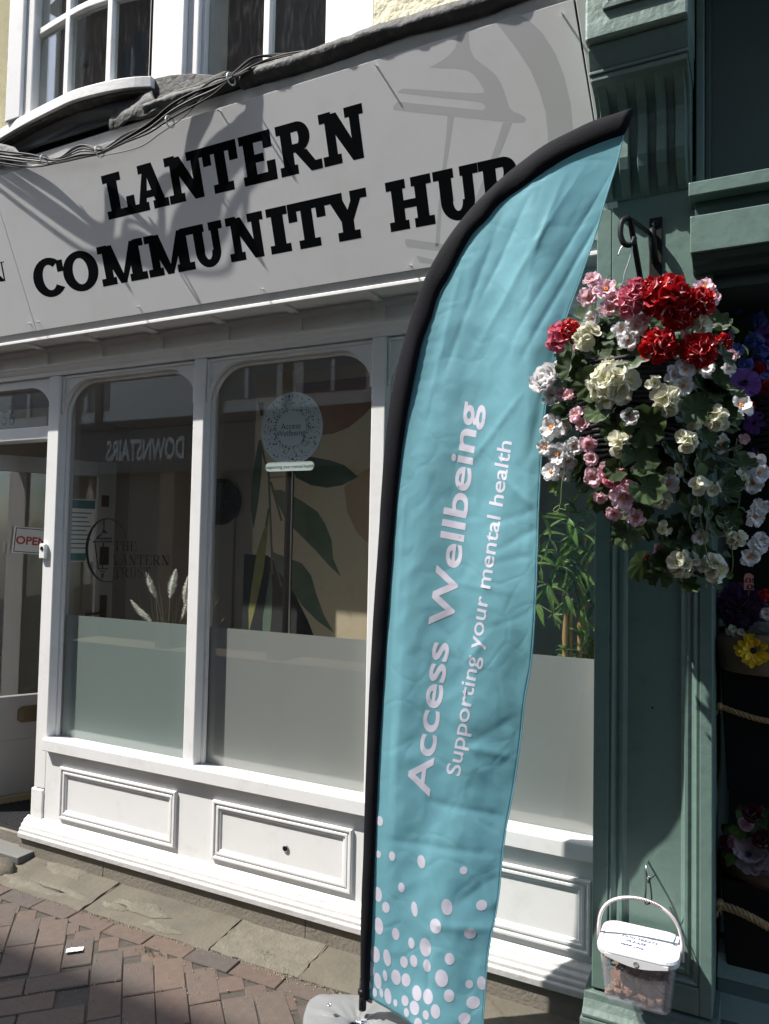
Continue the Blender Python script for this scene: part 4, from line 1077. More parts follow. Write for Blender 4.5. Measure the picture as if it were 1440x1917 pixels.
# grey water weight on the foot
BAG = mat("grey_pvc", (.175, .178, .178), .42, .06, 6, .35, 22, bdist=.006)
wb = thing("water_bag", "light grey water weight bag lying on the flag's cross base", "weight bag", (pt.x, FY, .03))
b = B(); n1, n2 = 64, 22
for i in range(n1):
    a = 2 * pi * i / n1
    sq = (abs(cos(a)) ** 5 + abs(sin(a)) ** 5) ** (-1 / 5)
    for k in range(n2):
        th = 2 * pi * k / n2
        rr = .105 + .080 * cos(th)
        hh = .016 * sin(th) * (1 if sin(th) > 0 else .45) * (.82 + .35 * abs(sin(a * 2)))
        cr_ = .005 * noise.noise((a * 5, th * 1.5, 3)) + .003 * noise.noise((a * 14, th * 3, 7))
        R_ = rr * sq * (1.0 + .04 * noise.noise((cos(a) * 2, sin(a) * 2, 0)))
        ca, sa = cos(a + .45), sin(a + .45)
        b.v.append((pt.x + R_ * ca * .98, FY - .035 + R_ * sa * .9, .036 + hh + cr_))
for i in range(n1):
    for k in range(n2): b.f.append([i * n2 + k, ((i + 1) % n1) * n2 + k, ((i + 1) % n1) * n2 + (k + 1) % n2, i * n2 + (k + 1) % n2]); b.m.append(0)
b.build("bag", BAG, wb, smooth=True)
p = at(625, 1899, -.42); b = B(); b.lathe([(.008, 0), (.008, .004), (.004, .004), (.004, 0)], (p.x, -.45, .086), 'z', 14); b.build("eyelet", CHROME, wb, smooth=True)
# ================================================================ flowers and leaves (shared meshes)
def petal_col(n, c, t=.35, v=.10): return sheer(n, c, trans=t, rough=.6, var=v, scale=60, bump=.25, bscale=180)
RED = petal_col("red_petal", (.50, .008, .012), .25, .25)
PINK = petal_col("pink_petal", (.70, .19, .27), .35)
PALE = petal_col("pale_pink_petal", (.82, .56, .63), .4)
WHT = petal_col("white_petal", (.84, .83, .83), .38, .03)
CRM = petal_col("cream_petal", (.82, .81, .66), .38, .05)
PURP = petal_col("purple_petal", (.22, .10, .46), .35, .2)
BLUE = petal_col("blue_petal", (.14, .20, .62), .35, .2)
YEL = petal_col("yellow_petal", (.78, .56, .03), .3)
GREYP = petal_col("grey_lilac_petal", (.34, .27, .30), .3, .2)
WINE = petal_col("wine_petal", (.13, .015, .03), .3, .2)
ORG = mat("orange_stamen", (.70, .26, .05), .7)
YGR = mat("yellow_green_stamen", (.55, .52, .10), .7)
DKC = mat("dark_flower_heart", (.015, .010, .010), .8)
LEAF = sheer("geranium_leaf", (.044, .074, .025), trans=.28, rough=.42, var=.35, scale=30, bump=.5, bscale=70)
LEAF_L = sheer("light_leaf", (.105, .175, .045), trans=.42, rough=.4, var=.3, scale=30, bump=.3, bscale=90)
LEAF_M = sheer("mid_leaf", (.052, .094, .034), trans=.36, rough=.38, var=.3, scale=30, bump=.3, bscale=90)
STEM = mat("green_stem", (.11, .15, .05), .6, .3, 40)
def petal(b, M, L_, Wd, cup, ruf, seed, mi=0, nu=5, nv=4, tipw=.75, curl=0.0):
    """one cupped, ruffled petal growing along local +x of M"""
    v = []
    for i in range(nu + 1):
        u = i / nu
        wd = Wd * (sin(pi * min(1, u * .62 + .06)) ** .8) * (1 if u < .8 else 1 - (1 - tipw) * ((u - .8) / .2) ** 2)
        for j in range(nv + 1):
            t = j / nv * 2 - 1
            z = cup * u * u + .18 * wd * t * t + ruf * noise.noise((u * 3 + seed, t * 2.2, seed * 1.7)) * u - curl * max(0, u - .65) ** 2 * 3
            v.append(M @ Vector((L_ * u * (1 - .10 * t * t), wd * t, z)))
    N_ = nv + 1
    b.add(v, [(i * N_ + j, (i + 1) * N_ + j, (i + 1) * N_ + j + 1, i * N_ + j + 1) for i in range(nu) for j in range(nv)], mi)
def floret(b, M, R_, n, cup, ruf, seed, mi=0, wd=.62, centre=None, curl=0.0, nu=4, nv=3):
    rr = random.Random(seed)
    for k in range(n):
        a = 2 * pi * k / n + rr.uniform(-.2, .2)
        T = M @ Matrix.Rotation(a, 4, 'Z') @ Matrix.Rotation(-rr.uniform(.0, .35), 4, 'Y') @ Matrix.Translation((.06 * R_, 0, 0))
        petal(b, T, R_ * rr.uniform(.88, 1.08), R_ * wd, cup * R_, ruf * R_, seed * 3.3 + k, mi, nu, nv, curl=curl * R_)
    if centre is not None:
        for k in range(7):
            a = 6.28 * k / 7; r = .12 * R_
            p0 = M @ Vector((r * .4 * cos(a), r * .4 * sin(a), 0)); p1 = M @ Vector((r * 1.3 * cos(a), r * 1.3 * sin(a), .30 * R_))
            b.tube([p0, p1], [.05 * R_, .085 * R_], 5, centre)
def up_to(d, roll=0.0):
    d = Vector(d).normalized()
    return d.to_track_quat('Z', 'Y').to_matrix().to_4x4() @ Matrix.Rotation(roll, 4, 'Z')
def cluster(mats, nfl, R_, fl, n, cup, ruf, seed, centre=None, squash=.85, wd=.6, half=.15, name="flower"):
    """a head of many florets on a dome facing +z, radius about 1"""
    b = B(); rr = random.Random(seed)
    for k in range(nfl):
        z = 1 - (k + .5) / nfl * (1 - half) ; z = max(-1, min(1, z)); a = k * 2.39996 + rr.uniform(-.3, .3)
        d = Vector((sqrt(1 - z * z) * cos(a), sqrt(1 - z * z) * sin(a), z * squash))
        M = Matrix.Translation(d * R_ * rr.uniform(.85, 1.1)) @ up_to(d + Vector((rr.uniform(-.3, .3), rr.uniform(-.3, .3), rr.uniform(-.1, .4))), rr.uniform(0, 6))
        floret(b, M, fl * rr.uniform(.85, 1.15), n, cup, ruf, seed * 11 + k, 0, wd, centre)
    return b.mesh(name, mats, True)
def single(mats, n, cup, ruf, seed, wd=.62, centre=1, layers=1, name="flower", curl=0):
    b = B()
    rr = random.Random(seed)
    for l in range(layers):
        M = Matrix.Translation((0, 0, .10 * l)) @ Matrix.Rotation(.5 * l + rr.uniform(-.2, .2), 4, 'Z') @ Matrix.Rotation(rr.uniform(-.25, .25), 4, 'X')
        floret(b, M, 1.0 - .22 * l, n, cup + .35 * l, ruf, seed + l * 17, 0, wd, centre if l == layers - 1 else None, curl, 6, 5)
    return b.mesh(name, mats, True)
FL_ = {
    'red': [cluster([RED], 20, .62, .44, 5, .35, .50, s, name="red_geranium") for s in (1, 2, 3)],
    'pink': [cluster([PINK], 14, .60, .46, 5, .35, .40, s, name="pink_geranium") for s in (4, 5)],
    'pale': [single([PALE, ORG], 5, .30, .42, s, wd=.46, layers=2, curl=.5, name="pale_blossom") for s in (6, 7, 8)],
    'white': [single([WHT, ORG], 5, .22, .40, s, wd=.48, layers=2, curl=.5, name="white_blossom") for s in (9, 10, 11)],
    'cream': [cluster([CRM, YGR], 8, .50, .52, 5, .30, .22, s, 1, name="cream_flower") for s in (12, 13)],
    'bigcream': [cluster([CRM, YGR], 18, .68, .40, 5, .28, .22, s, 1, name="cream_flower") for s in (14,)],
    'trio': [cluster([CRM, YGR], 3, .42, .60, 5, .22, .14, s, 1, .7, name="cream_flower", half=.4) for s in (15, 16)],
    'peony': [single([WHT, ORG], 9, .5, .3, s, layers=4, name="white_peony") for s in (18,)],
    'purple': [single([PURP, DKC], 5, -.25, .20, s, wd=.8, name="purple_petunia") for s in (20, 21)],
    'blue': [cluster([BLUE, YGR], 6, .45, .5, 5, .2, .2, s, None, name="blue_flower") for s in (22, 23)],
    'gerbera': [single([YEL, DKC], 18, .10, .04, 24, wd=.20, layers=2, centre=None, name="yellow_gerbera")],
    'anemone': [single([GREYP, DKC], 12, .12, .12, 25, wd=.34, layers=2, name="grey_daisy")],
    'rose': [single([PALE, ORG], 7, .75, .2, 26, layers=4, centre=None, name="pink_rosebud")],
    'wine': [single([WINE, DKC], 9, .5, .3, 27, layers=4, centre=None, name="wine_dahlia")],
}
def leaf_round(seed):
    b = B(); rr = random.Random(seed); nr, na = 5, 40; v = [(0, 0, -.05)]
    for i in range(1, nr + 1):
        r = i / nr
        for k in range(na + 1):
            a = radians(14) + (2 * pi - radians(28)) * k / na
            lob = 1 + .055 * cos(a * 9) * r + .03 * cos(a * 27) * (i == nr)
            z = .10 * r * cos(a * 9 + .6) * r + .26 * r * r + .10 * noise.noise((r * cos(a) * 1.5, r * sin(a) * 1.5, seed)) * r * 2
            v.append((r * lob * cos(a) - .12, r * lob * sin(a), z))
    fs = [(0, 1 + k, 2 + k) for k in range(na)]
    for i in range(nr - 1):
        for k in range(na):
            o_ = 1 + i * (na + 1) + k; fs.append((o_, o_ + na + 1, o_ + na + 2, o_ + 1))
    b.add(v, fs); return b.mesh("round_leaf", [LEAF], True)
def leaf_oval(seed, m, wd=.38, name="leaf", fold=.22, droop=.35, L_=1.0):
    b = B(); nu, nv = 9, 6; v = []
    for i in range(nu + 1):
        u = i / nu; w_ = wd * (sin(pi * u ** .8) ** .9) + .004
        for j in range(nv + 1):
            t = j / nv * 2 - 1
            v.append((u * L_, w_ * t, fold * w_ * abs(t) * 1.6 - droop * u * u + .05 * noise.noise((u * 4, t * 2, seed)) + .012 * cos(u * 30) * abs(t)))
    N_ = nv + 1
    b.add(v, [(i * N_ + j, (i + 1) * N_ + j, (i + 1) * N_ + j + 1, i * N_ + j + 1) for i in range(nu) for j in range(nv)])
    return b.mesh(name, [m], True)
LR = [leaf_round(s) for s in (1, 2, 3, 4)]
LO = [leaf_oval(1, LEAF_M), leaf_oval(2, LEAF_M, .42), leaf_oval(3, LEAF_L, .34)]
LLG = [leaf_oval(4, LEAF_L, .36), leaf_oval(5, LEAF_L, .30, droop=.5)]
def put(me, p, d, size, parent, roll=0.0):
    o = bpy.data.objects.new(me.name.split(".")[0], me); C.objects.link(o)
    hang(o, parent)
    o.matrix_basis = Matrix.Translation(p) @ up_to(d, roll) @ Matrix.Scale(size, 4)
    return o
TOCAM = lambda p: (CAM - Vector(p)).normalized()

# ---------------------------------------------------------------- wall bracket
BK = thing("wall_bracket", "black iron bracket arm screwed to the green pilaster holding the basket", "bracket", (-.285, PYF, 2.6))
pl = at(1228, 410, PYF - .004); plz = pl.z; bxp = pl.x
b = B(); b.box(bxp - .019, bxp + .019, PYF - .0075, PYF - .0005, 2.16, plz + .004); b.build("back_plate", BLACK, BK, bevel=.002)
b = B(); b.lathe([(.010, 0), (.010, .003), (.005, .005), (.003, .002)], (bxp, PYF - .008, plz - .018), 'y', 16); b.build("screw", BLACK, BK)
HK = at(1176, 408, -.455)
arm0 = Vector((bxp - .010, PYF - .012, plz - .052))
b = B(); b.tube([arm0 + Vector((0, .01, 0)), arm0, HK + Vector((.004, 0, -.004)), HK], .0085, 8, flat=.8); b.build("arm", BLACK, BK, bevel=0)
b = B(); b.tube([HK + Vector((.005, .004, -.004)), Vector((bxp - .004, PYF - .014, 2.20))], .0085, 8, flat=.9); b.build("strut", BLACK, BK)
b = B(); b.tube(spline([HK, HK + Vector((-.014, -.012, -.012)), HK + Vector((-.018, -.016, -.05)), HK + Vector((-.008, -.012, -.078)), HK + Vector((.010, -.004, -.080)), HK + Vector((.018, 0, -.060))], 5), .0078, 8); b.build("hook_end", BLACK, BK, smooth=True)
b = B(); b.tube(spline([arm0, arm0 + Vector((.004, -.03, .0)), arm0 + Vector((.006, -.036, -.04)), arm0 + Vector((.008, -.018, -.075)), arm0 + Vector((.008, .0, -.085))], 5), .012, 8); b.build("knuckle", BLACK, BK, smooth=True)
# ---------------------------------------------------------------- hanging basket
BC = Vector((HK.x + .010, HK.y - .005, 1.98))
HB = thing("hanging_basket", "hanging basket of red, pink, cream and white artificial flowers on the green pilaster", "hanging basket", tuple(BC))
hk = HK + Vector((.002, -.006, -.078))
b = B(); b.tube(spline([hk + Vector((-.028, -.002, -.030)), hk + Vector((-.018, 0, -.006)), hk + Vector((0, 0, .004)), hk + Vector((.010, 0, -.012)), hk + Vector((.002, 0, -.05)), hk + Vector((-.010, 0, -.085)), hk + Vector((-.012, 0, -.105))], 5), .0020, 6); b.build("wire_hook", STEEL, HB, smooth=True)
top = hk + Vector((-.012, 0, -.105))
def link(b, p, d, L_, alt):
    d = d.normalized(); s = d.cross(Vector((0, 1, 0))).normalized(); t = d.cross(s); s = s if alt else t
    pts = [p + d * (L_ * .5 * sin(a)) + s * (L_ * .26 * cos(a)) for a in [2 * pi * k / 10 for k in range(11)]]
    b.tube(pts, .0010, 4, cap=False)
RIM = .150
for k, a in enumerate((radians(200), radians(320), radians(80))):
    e = BC + Vector((RIM * cos(a), RIM * sin(a), .12)); b = B(); d = e - top; n = int(d.length / .011)
    for i in range(n): link(b, top + d * ((i + .5) / n), d, .0135, i % 2)
    b.build("chain", STEEL, HB)
BASK = mat("black_basket_weave", (.016, .016, .015), .7, .4, 30)
b = B()
for i in range(22):
    t = i / 21; z = BC.z + .12 - .27 * t; r = .150 * sqrt(max(0, 1 - (t * .93) ** 2.4)) + .01
    b.tube([(BC.x + r * cos(a) * (1 + .01 * sin(a * 9 + i)), BC.y + r * sin(a), z + .002 * sin(a * 12 + i * 2)) for a in [2 * pi * k / 36 for k in range(37)]], .0058, 5, cap=False)
b.build("basket_weave", BASK, HB, smooth=True)
b = B(); b.lathe([(.13, .12), (.135, .05), (.12, -.03), (.08, -.10), (.03, -.13)], BC, 'z', 24); b.build("basket_liner", BASK, HB, smooth=True)
rf = random.Random(21)
def fpos(px, py, y=None):
    """a bloom in front of the basket: nearer towards its middle"""
    if y is None:
        cx_ = at(1205, 720, -.45); k = max(0.0, 1 - ((px - 1200) / 190.0) ** 2)
        y = -.45 - .150 * sqrt(k) - .02
    return at(px, py, y)
def bloom(kind, px, py, rpx, y=None, tilt=None):
    p = fpos(px, py, y); me = rf.choice(FL_[kind])
    out_ = (p - BC); out_.z *= .6
    d = TOCAM(p) * .9 + out_.normalized() * .55 + Vector((rf.uniform(-.3, .3), rf.uniform(-.2, .2), rf.uniform(-.1, .45)))
    if tilt: d = d + Vector(tilt)
    return put(me, p, d, (.98 if kind in ('red', 'pink', 'bigcream') else 1.10) * rpx / 1400 * (p - CAM).dot(fwd), HB, rf.uniform(0, 6.28))
for args in [('red', 1248, 560, 50), ('red', 1303, 572, 36), ('red', 1213, 545, 24), ('red', 1232, 648, 38), ('red', 1308, 658, 37), ('red', 1068, 616, 20), ('red', 1165, 606, 30, -.44),
             ('red', 1210, 1054, 22, -0.38), ('red', 1146, 955, 18, -0.34), ('red', 1352, 640, 18, -0.38), ('red', 1270, 590, 34),
             ('pink', 1184, 566, 36), ('pink', 1050, 632, 30, -0.50), ('pink', 1148, 892, 24, -0.58), ('pink', 1192, 540, 22),
             ('pale', 1110, 527, 17), ('pale', 1102, 558, 19), ('pale', 1134, 545, 22), ('pale', 1140, 580, 18), ('pale', 1152, 560, 18), ('pale', 1318, 540, 18, -0.44), ('pale', 1328, 560, 20, -0.44), ('pale', 1283, 628, 9),
             ('white', 1162, 618, 16), ('white', 1190, 612, 19), ('white', 1175, 640, 18), ('white', 1262, 702, 18), ('white', 1282, 692, 19), ('white', 1278, 722, 20),
             ('cream', 1098, 632, 27), ('cream', 1308, 608, 22), ('bigcream', 1148, 722, 50), ('trio', 1140, 682, 18), ('trio', 1160, 685, 15), ('cream', 1248, 752, 30), ('trio', 1262, 735, 18), ('cream', 1342, 785, 24), ('cream', 1163, 832, 25),
             ('cream', 1286, 826, 22), ('trio', 1306, 910, 20, -0.54), ('trio', 1334, 915, 20, -0.52), ('cream', 1240, 935, 20, -0.50), ('cream', 1276, 1056, 28, -0.48), ('cream', 1333, 1062, 28, -0.46), ('trio', 1275, 1042, 16, -0.50), ('trio', 1326, 1052, 14, -.42),
             ('peony', 1030, 718, 30, -0.51), ('white', 1035, 742, 18, -0.50), ('pale', 1054, 738, 14, -0.53), ('pale', 1068, 742, 14, -0.54), ('pale', 1082, 778, 16, -0.56), ('pale', 1092, 795, 14, -0.56), ('pale', 1102, 830, 17, -0.56), ('pale', 1108, 858, 14, -0.56), ('pale', 1112, 893, 18, -0.55), ('pale', 1134, 880, 15, -0.56), ('pale', 1165, 930, 23, -0.54), ('pale', 1178, 915, 16, -0.54), ('pale', 1192, 968, 17, -0.52), ('pale', 1213, 1000, 11, -.42),
             ('white', 1036, 802, 24, -0.50), ('white', 1060, 800, 13, -0.50), ('white', 1022, 838, 16, -0.49), ('white', 1048, 850, 22, -0.50), ('white', 1065, 862, 16, -0.50), ('white', 1034, 884, 18, -0.48), ('white', 1060, 890, 12, -0.48), ('white', 1362, 690, 15, -0.36), ('white', 1385, 762, 22, -0.30), ('pale', 1368, 668, 13, -0.34), ('pale', 1345, 655, 8, -.3),
             ('white', 1410, 870, 22, -0.28), ('white', 1418, 886, 20, -0.28), ('white', 1408, 905, 20, -0.28), ('white', 1420, 950, 18, -0.28), ('white', 1412, 968, 18, -0.28), ('white', 1418, 1020, 18, -0.26), ('white', 1402, 1042, 18, -0.26), ('cream', 1380, 900, 22, -.30), ('trio', 1262, 880, 20, -.50), ('cream', 1352, 985, 22, -.40), ('trio', 1300, 960, 18, -.46), ('white', 1345, 830, 18, -.40), ('pale', 1230, 1030, 14, -.44), ('white', 1252, 905, 18, -.52), ('cream', 1200, 880, 16, -.56), ('pale', 1125, 930, 13, -.50), ('white', 1085, 700, 15, -.54), ('cream', 1378, 1010, 18, -.32), ('white', 1110, 598, 15, -.58), ('white', 1318, 690, 17, -.50), ('trio', 1225, 715, 18, -.64), ('pale', 1085, 655, 15, -.54), ('pale', 1205, 600, 13, -.62), ('white', 1180, 780, 16, -.64), ('trio', 1300, 790, 18, -.54), ('pale', 1150, 960, 14, -.50), ('trio', 1245, 990, 17, -.50), ('white', 1310, 1005, 16, -.46), ('white', 1075, 835, 16, -.52), ('white', 1048, 690, 14, -.52), ('white', 1424, 1010, 14, -0.26), ('pale', 1392, 822, 11, -0.28)]:
    bloom(*args)
def rleaf(px, py, rpx, y=None, lk=LR, jit=.6, parent=None, base=None, bx=0.0):
    p = fpos(px, py, y); q = base or BC
    out_ = (p - q); out_.z *= .4
    d = TOCAM(p) * .55 + out_.normalized() * .5 + Vector((rf.uniform(-jit, jit) + bx, rf.uniform(-.3, .3), rf.uniform(-.1, jit + .35)))
    return put(rf.choice(lk), p, d, rpx / 1400 * (p - CAM).dot(fwd), parent or HB, rf.uniform(0, 6.28))
for a in [(1068, 680, 34), (1090, 600, 36, -0.50), (1130, 605, 34, -0.50), (1120, 655, 34, -0.52), (1075, 690, 30), (1112, 722, 34), (1110, 640, 28, -0.48), (1185, 670, 38), (1215, 700, 36, -0.54), (1320, 612, 36, -0.48), (1290, 640, 26, -0.50), (1345, 720, 34, -0.44), (1322, 735, 34, -0.48), (1358, 790, 28, -.32),
          (1200, 800, 40), (1155, 800, 30), (1125, 770, 28), (1192, 862, 37), (1155, 880, 22), (1205, 910, 34), (1240, 850, 34, -0.50), (1280, 790, 34, -0.52), (1300, 770, 30), (1260, 990, 36, -0.44), (1250, 1020, 34, -0.42), (1220, 990, 26, -0.46), (1160, 1000, 26, -0.34), (1180, 1010, 26, -0.34), (1330, 1085, 24, -0.42), (1280, 1090, 26, -0.42), (1300, 1080, 24, -.34),
          (1140, 760, 26), (1210, 625, 28, -0.50), (1260, 650, 26, -0.50), (1060, 645, 26, -0.44), (1095, 860, 20, -0.48), (1130, 910, 18, -0.46), (1345, 960, 22, -0.42), (1320, 985, 20, -0.42), (1185, 740, 30, -0.52), (1236, 680, 26, -0.50), (1290, 860, 26, -0.48), (1340, 850, 26, -0.40), (1085, 740, 22, -0.50)]:
    rleaf(*a)
for a in [(1062, 765, 36, -0.50), (1030, 768, 36, -0.48), (1085, 765, 32, -0.50), (1070, 700, 26), (1330, 880, 30, -0.42), (1352, 880, 30, -0.38), (1370, 900, 30, -0.34), (1365, 930, 26, -0.34), (1362, 980, 26, -0.34), (1370, 1010, 26, -0.32), (1368, 1040, 24, -0.32), (1040, 860, 26, -0.46), (1048, 905, 28, -0.46), (1080, 905, 26, -0.44), (1092, 920, 28, -0.42), (1100, 900, 24, -0.42), (1358, 640, 26, -0.38), (1375, 625, 24, -0.34), (1390, 780, 28, -0.32), (1380, 800, 28, -0.30), (1355, 770, 26, -.3),
          (1135, 520, 14), (1160, 530, 14), (1282, 535, 18, -0.48), (1155, 625, 22), (1155, 655, 22), (1310, 990, 22, -0.44), (1345, 1050, 20, -0.42), (1105, 690, 18), (1385, 845, 24, -0.30)]:
    rleaf(*a, lk=LO)
for a in [(1318, 868, 36, -0.50), (1305, 900, 18, -0.50), (1345, 985, 26, -0.48), (1285, 1020, 20, -0.46), (1380, 665, 24, -0.34), (1396, 960, 18, -0.28), (1372, 1082, 22, -0.38), (1048, 925, 22, -0.46), (1072, 940, 24, -0.46), (1044, 955, 10, -0.46), (1418, 845, 16, -0.28), (1276, 600, 10), (1115, 700, 14), (1130, 690, 16), (1320, 1100, 14, -0.46), (1280, 1108, 14, -0.46), (1210, 788, 18), (1222, 790, 14), (1400, 665, 22, -0.28)]:
    rleaf(*a, lk=LLG)
for pts in ([(1054, 735), (1075, 760), (1095, 800), (1106, 850), (1120, 890), (1150, 900), (1170, 940), (1192, 965), (1215, 1008)], [(1300, 890), (1305, 935), (1310, 960), (1318, 1010), (1326, 1050)], [(1330, 920), (1324, 960), (1322, 1000), (1316, 1022)], [(1300, 1000), (1290, 970), (1302, 935)], [(1070, 800), (1055, 830), (1060, 870), (1052, 905), (1050, 940), (1045, 958)], [(1380, 820), (1372, 880), (1385, 930), (1370, 1000), (1372, 1060), (1362, 1085)], [(1082, 640), (1100, 645), (1112, 655)], [(1060, 770), (1048, 790), (1066, 780)], [(1050, 945), (1040, 950), (1036, 956), (1042, 958), (1048, 952), (1060, 955), (1058, 946), (1066, 944)]):
    b = B(); b.tube(spline([at(px, py, -.51 if px < 1340 else -.33) for px, py in pts], 4), .0016, 5); b.build("stem", STEM, HB, smooth=True)
for _ in range(85):                                       # leaves over the front, tucked behind the blooms
    px, py = rf.uniform(1040, 1400), rf.uniform(600, 1090)
    cxx = 1205 + max(0, py - 800) * .30
    if ((px - cxx) / 175) ** 2 + ((py - 790) / 310) ** 2 > 1 or (1200 < px < 1270 and 760 < py < 810): continue
    rleaf(px, py, rf.uniform(22, 34), -.35 - .13 * sqrt(max(0, 1 - ((px - 1200) / 190) ** 2)))
for _ in range(130):                                       # shaded foliage filling the inside of the ball
    a = rf.uniform(0, 6.28); r = rf.uniform(.04, .17); z = rf.uniform(-.22, .20)
    p = BC + Vector((r * cos(a) * 1.15, r * sin(a) * .8 + .03, z + .05))
    if z < -.02 and p.y < BC.y - .05 and -.06 < p.x - BC.x < .12: continue
    put(rf.choice(LR), p, Vector((cos(a), sin(a), .4)), rf.uniform(.035, .055), HB, rf.uniform(0, 6))

# ---------------------------------------------------------------- second basket in the florist's recess
B2 = at(1425, 740, .02)
H2 = thing("hanging_basket", "shaded hanging basket of blue and purple flowers at the photo's right edge", "hanging basket", tuple(B2))
b = B()
for i in range(12):
    t = i / 11; r = .12 * sqrt(max(0, 1 - (t * .93) ** 2.4)) + .01
    b.tube([(B2.x + .06 + r * cos(a), B2.y + .05 + r * sin(a), B2.z - .02 - .2 * t) for a in [2 * pi * k / 24 for k in range(25)]], .009, 5, cap=False)
b.build("basket_weave", BASK, H2, smooth=True)
b = B(); b.tube([(B2.x + .06, B2.y + .05, 2.438), (B2.x + .06, B2.y + .05, B2.z - .02)], .004, 6); b.build("hanger", BLACK, H2)
def bloom2(kind, px, py, rpx, y):
    p = at(px, py, y); d = TOCAM(p) + Vector((rf.uniform(-.4, .4), 0, rf.uniform(0, .5)))
    put(rf.choice(FL_[kind]), p, d, rpx / 1400 * (p - CAM).dot(fwd), H2, rf.uniform(0, 6))
for a in [('purple', 1393, 718, 27, -.08), ('purple', 1414, 792, 20, -.04), ('blue', 1382, 655, 16, -.06), ('blue', 1398, 682, 18, -.04), ('blue', 1412, 640, 22, .0), ('blue', 1425, 660, 22, .0), ('blue', 1430, 690, 24, .0), ('blue', 1412, 750, 22, .0), ('blue', 1424, 780, 22, .0), ('red', 1407, 764, 14, -.03), ('red', 1420, 690, 14, -.02), ('red', 1436, 730, 20, .0), ('purple', 1432, 820, 22, .0), ('purple', 1425, 830, 18, .0), ('red', 1434, 850, 18, .02), ('blue', 1385, 570, 22, .08), ('blue', 1420, 600, 22, .06), ('purple', 1436, 630, 20, .04)]:
    bloom2(*a)
for _ in range(85):
    p = B2 + Vector((rf.uniform(-.08, .18), rf.uniform(.0, .16), rf.uniform(-.22, .20)))
    put(rf.choice(LO), p, TOCAM(p) + Vector((rf.uniform(-1, 1), 0, rf.uniform(-.3, 1))), rf.uniform(.04, .07), H2, rf.uniform(0, 6))
for px, py in ((1402, 622), (1418, 632), (1414, 658)):   # little star-shaped sprigs
    p = at(px, py, -.05)
    for k in range(6): put(LLG[1], p, Vector((cos(k * 1.05), -.7, sin(k * 1.05) + .2)), .016, H2, k * 1.05)
b = B()
p = at(1369, 645, -.06)
for k in range(26): b.lathe([(.0045, -.004), (.005, 0), (.002, .005)], p + Vector((rf.uniform(-.006, .006), rf.uniform(-.006, .006), -.035 + .0032 * k)), 'z', 6)
b.build("lilac_spike", petal_col("lilac_bud", (.42, .28, .42)), H2)
# ================================================================ dog treat tub
TYAW = radians(1.5)
TP = at(1203, 1745, -.300)
TB = thing("treat_tub", "clear plastic tub with white lid offering dog treats, tied to the green pilaster", "tub", (-.3165, -.300, 0), TYAW)
CLEAR = glassy("clear_plastic", (.93, .93, .95), .06, 1.0, 1.45, .10, (.72, .72, .76))
LIDM = mat("white_lid_plastic", (.64, .64, .65), .3, .01, 4)
HANDM = mat("pinkish_handle_plastic", (.72, .62, .62), .35, .03)
def rrect(w_, d_, r, n=6):
    pts = []
    for sx_, sy_, a0 in ((1, -1, -90), (1, 1, 0), (-1, 1, 90), (-1, -1, 180)):
        for k in range(n + 1):
            a = radians(a0 + 90 * k / n); pts.append((sx_ * (w_ / 2 - r) + r * cos(a), sy_ * (d_ / 2 - r) + r * sin(a)))
    return pts
def loft(b, secs, mi=0, capb=True, capt=True):
    n = len(secs[0][0]); v = []
    for pts, z in secs: v += [(x, y, z) for x, y in pts]
    fs = [(i * n + k, i * n + (k + 1) % n, (i + 1) * n + (k + 1) % n, (i + 1) * n + k) for i in range(len(secs) - 1) for k in range(n)]
    if capb: fs.append(list(range(n - 1, -1, -1)))
    if capt: fs.append([(len(secs) - 1) * n + k for k in range(n)])
    b.add(v, fs, mi)
ZL = .456; ZBT = .310
b = B()
loft(b, [(rrect(.172, .140, .022), ZBT), (rrect(.178, .146, .024), ZBT + .006), (rrect(.206, .166, .030), ZL - .012), (rrect(.212, .172, .032), ZL - .008)], capt=False)
loft(b, [(rrect(.168, .136, .021), ZBT + .003), (rrect(.2025, .1625, .029), ZL - .010)], capt=False)
b.build("tub_body", CLEAR, TB, smooth=False, world=False)
b = B()
loft(b, [(rrect(.222, .180, .044), ZL - .014), (rrect(.226, .184, .046), ZL), (rrect(.221, .179, .044), ZL + .008), (rrect(.204, .162, .036), ZL + .008), (rrect(.198, .156, .034), ZL + .005)])
lid = b.build("lid", LIDM, TB, world=False, bevel=.0015)
# drop-down lip at the front of the lid
b = B(); n = 20; up_, lo_ = [], []
for k in range(n + 1):
    x = -.085 + .17 * k / n; t = x / .085
    up_.append((x, -.0915, ZL - .004)); lo_.append((x, -.0915, ZL - .014 - .014 * max(0, cos(t * pi / 2)) ** 1.2))
b.strip(up_, lo_, (0, .004, 0)); b.build("lid_lip", LIDM, lid, bevel=.001).parent = lid
b = B(); b.lathe([(.0075, 0), (.0075, .001), (.005, .001), (.004, .0004)], (.0, -.0920, ZL - .016), 'y', 14); b.build("clasp_mark", mat("grey_moulding", (.25, .25, .26), .4), lid).parent = lid
HH = at(1205, 1683, -.31).z - ZL + .022
hp = []
for k in range(25):
    t = k / 24; a = pi * t
    hp.append((-.116 * cos(a), -.005 - .01 * sin(a), ZL - .022 + HH * sin(a) ** .55))
b = B(); b.tube(hp, .0050, 8, flat=1.0); hd_ = b.build("handle", HANDM, TB, smooth=True, world=False)
b = B()
for k in range(15):
    x = -.050 + .0072 * k
    zz = ZL - .022 + HH * sin(math.acos(max(-1, min(1, -x / .116)))) ** .55
    b.box(x, x + .0034, -.0212, -.0192, zz - .0035, zz - .0005); b.box(x + .0036, x + .0068, -.0212, -.0192, zz + .0010, zz + .0035)
gq = b.build("grip_holes", mat("grip_shadow", (.16, .11, .11), .7), TB, world=False)
